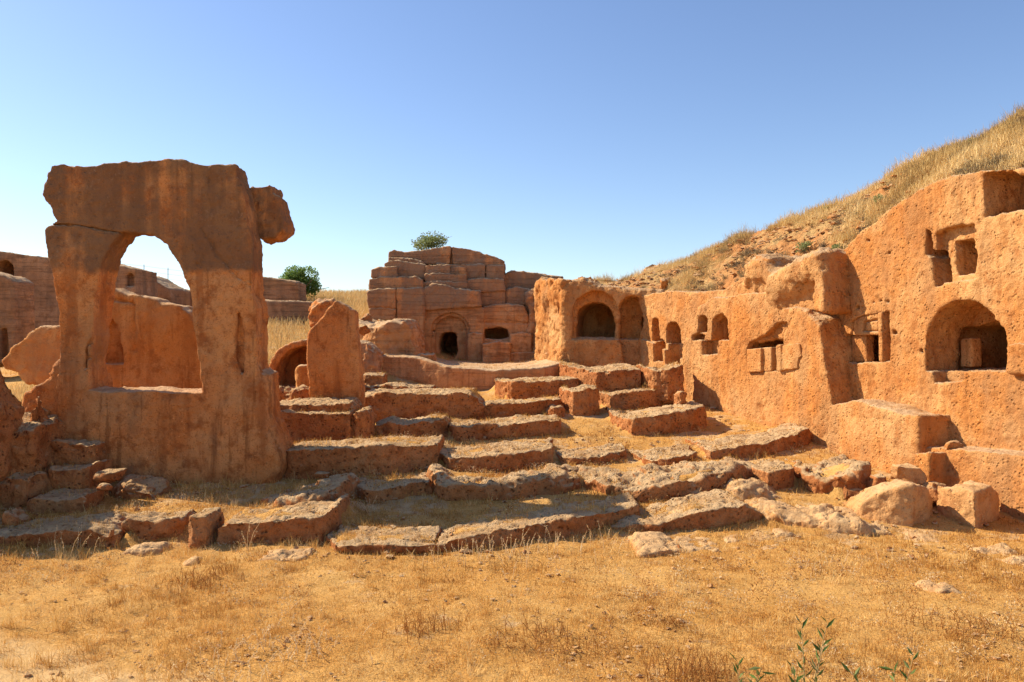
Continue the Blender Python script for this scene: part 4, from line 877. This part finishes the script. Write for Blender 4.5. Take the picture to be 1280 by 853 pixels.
lance_plant('green shoot with curled leaves furthest from the rust-coloured bush', [(1118, 1142, 820, 5.8), (1110, 1118, 838, 5.8), (1066, 1064, 842, 5.7)], 3)

def crown(name, c, r, n, mat, size, seed, lobes=14):
    g = np.random.default_rng(seed); P = []; D = []
    cs = g.normal(size=(lobes, 3)); cs /= np.linalg.norm(cs, axis=1)[:, None]; cs = cs * g.uniform(.35, .72, (lobes, 1)); cs[0] = 0
    rr = g.uniform(.36, .52, lobes)
    q = g.normal(size=(n, 3)); q /= np.linalg.norm(q, axis=1)[:, None]; l = g.integers(0, lobes, n)
    p = cs[l] + q * (rr[l] * g.uniform(.55, 1.05, n))[:, None]
    D = q + g.normal(size=(n, 3)) * .5 + np.array([0, 0, .25])
    return leaves(name, np.asarray(c) + p * np.asarray(r), D, g.uniform(.7, 1.3, n) * size, g.uniform(.5, .8, n) * size, mat, np.clip(.45 + .3 * (g.random(lobes)[l] - .5) + g.normal(0, .2, n), 0, 1))
def tree(name, lab, cat, px, pyb, d, c, r, n, mat, size, seed, tr=.07):
    b = at(px, pyb, d); R = empty(name, tuple(b), lab, cat)
    L = [([b - np.array([0, 0, .3]), (b + c) / 2, c + np.array([0, 0, r[2] * .2])], [tr, tr * .75, tr * .4])]
    g = np.random.default_rng(seed)
    for q in range(6):
        e = np.asarray(c) + g.normal(size=3) * np.asarray(r) * .45; L.append(([(b + c) / 2, ((b + c) / 2 + e) / 2 + np.array([0, 0, .05]), e], [tr * .5, tr * .35, tr * .15]))
    adopt(tubes('trunk', L, M_BARK, 7), R); adopt(crown('crown', c, r, n, mat, size, seed), R)
d = 38.5; c = at(373, 356, d); tree('leafy_tree', 'round dense green tree between the far rock walls', 'tree', 373, 384, d, c, (.98, .8, .84), 9000, M_GREEN, .095, 3)
d = 33.6; c = at(536, 303, d); tree('leafy_bush', 'olive green bush growing on top of the stepped tomb', 'bush', 536, 315, d, c, (1.0, .6, .36), 2600, M_OLIVE, .075, 4, .03)
def hill_bush(lab, px, pyc, rp, mat, seed, n=500):
    k = int(np.argmin(np.abs(hp - px))); colp = HILL[k]; pr = 426.5 - (colp[:, 2] - CAMZ) / colp[:, 1] * 1000
    j = int(np.argmin(np.abs(pr[:72] - (pyc + rp * .6)))); b = colp[j]; R = empty('hill_shrub', tuple(b), lab, 'shrub', 'small shrubs on the hillside')
    r = rp / 1000 * b[1]; c = b + np.array([0, 0, r * .6])
    adopt(tubes('stem', [([b - np.array([0, 0, .1]), c], [.015, .008])], M_BARK, 5), R); adopt(crown('crown', c, (r * 1.5, r * 1.3, r), n, mat, .05, seed), R)
hill_bush('lone sprig of green on the hill crest', 1035, 261, 6, M_OLIVE, 5, 90)
hill_bush('green shrub on the slope at the highest edge of the hill', 1268, 148, 6, M_OLIVE, 6)
hill_bush('faint green shrub on the grassy slope above the top niche', 1220, 178, 6, M_OLIVE, 7)
hill_bush('grey-green shrub low on the rubble slope over the hollow crown', 1005, 308, 9, M_OLIVE, 8)
hill_bush('dark shrub at the top rim of the framed-door cliff', 1045, 315, 9, M_OLIVE, 9)
hill_bush('little shrub just behind the crest above the framed doorway', 1100, 250, 6, M_OLIVE, 10)

# far wire fences
def fence(lab, posts, d, hz):
    P0 = [at(px, py, d) for px, py in posts]; base = np.array([P0[0][0], d, P0[0][2] - hz]); R = empty('wire_fence', tuple(base), lab, 'fence')
    for p in P0: adopt(tubes('post', [([p - np.array([0, 0, hz + .4]), p], [.022, .022])], M_STEEL, 6), R)
    w = []
    for t in (.08, .35, .62): w.append(([p - np.array([0, 0, hz * t]) for p in P0], [.006] * len(P0)))
    adopt(tubes('wire', w, M_STEEL, 4), R)
fence('thin wire fence on the hill seen through the arch window', [(120, 326), (150, 328), (180, 331), (210, 335), (250, 340)], 44, 1.0)
fence('thin wire fence on the grassy rise left of the tomb', [(375, 361), (394, 362), (414, 363), (434, 366), (456, 367)], 46, 1.0)

# ================================================================== CAMERA, LIGHT, SKY
cam = bpy.data.objects.new('camera', bpy.data.cameras.new('camera')); C.objects.link(cam)
cam.location = (0, 0, CAMZ); cam.rotation_euler = (PI / 2, 0, 0)
cam.data.sensor_width = 36; cam.data.lens = 28.125; cam.data.clip_end = 6000; cam.data.clip_start = .1
bpy.context.scene.camera = cam
EL = math.radians(38.5); AZ = (-.934, .358)
s = Vector((AZ[0] * math.cos(EL), AZ[1] * math.cos(EL), math.sin(EL))).normalized()
sun = bpy.data.objects.new('sun', bpy.data.lights.new('sun', 'SUN')); C.objects.link(sun)
sun.data.energy = 5.0; sun.data.angle = math.radians(.5); sun.data.color = (1, .88, .68); sun.rotation_euler = s.to_track_quat('Z', 'Y').to_euler(); sun.location = (-20, 10, 30)
W = bpy.data.worlds.new('World'); bpy.context.scene.world = W; W.use_nodes = True
nt = W.node_tree; bg = nt.nodes['Background']; sky = nt.nodes.new('ShaderNodeTexSky'); sky.sky_type = 'NISHITA'; sky.sun_disc = False
sky.sun_elevation = EL; sky.sun_rotation = math.atan2(AZ[0], AZ[1]); sky.altitude = 400; sky.air_density = 1.0; sky.dust_density = .5; sky.ozone_density = 2.2
hs = nt.nodes.new('ShaderNodeHueSaturation'); hs.inputs['Saturation'].default_value = 1.05; hs.inputs['Hue'].default_value = .507
nt.links.new(sky.outputs[0], hs.inputs['Color']); nt.links.new(hs.outputs[0], bg.inputs[0]); bg.inputs[1].default_value = .112
vs = bpy.context.scene.view_settings; vs.view_transform = 'Standard'; vs.look = 'None'; vs.exposure = .7; vs.gamma = 1
bpy.context.scene.cycles.use_denoising = True; bpy.context.scene.cycles.use_adaptive_sampling = False; bpy.context.scene.cycles.max_bounces = 8; bpy.context.scene.cycles.diffuse_bounces = 5
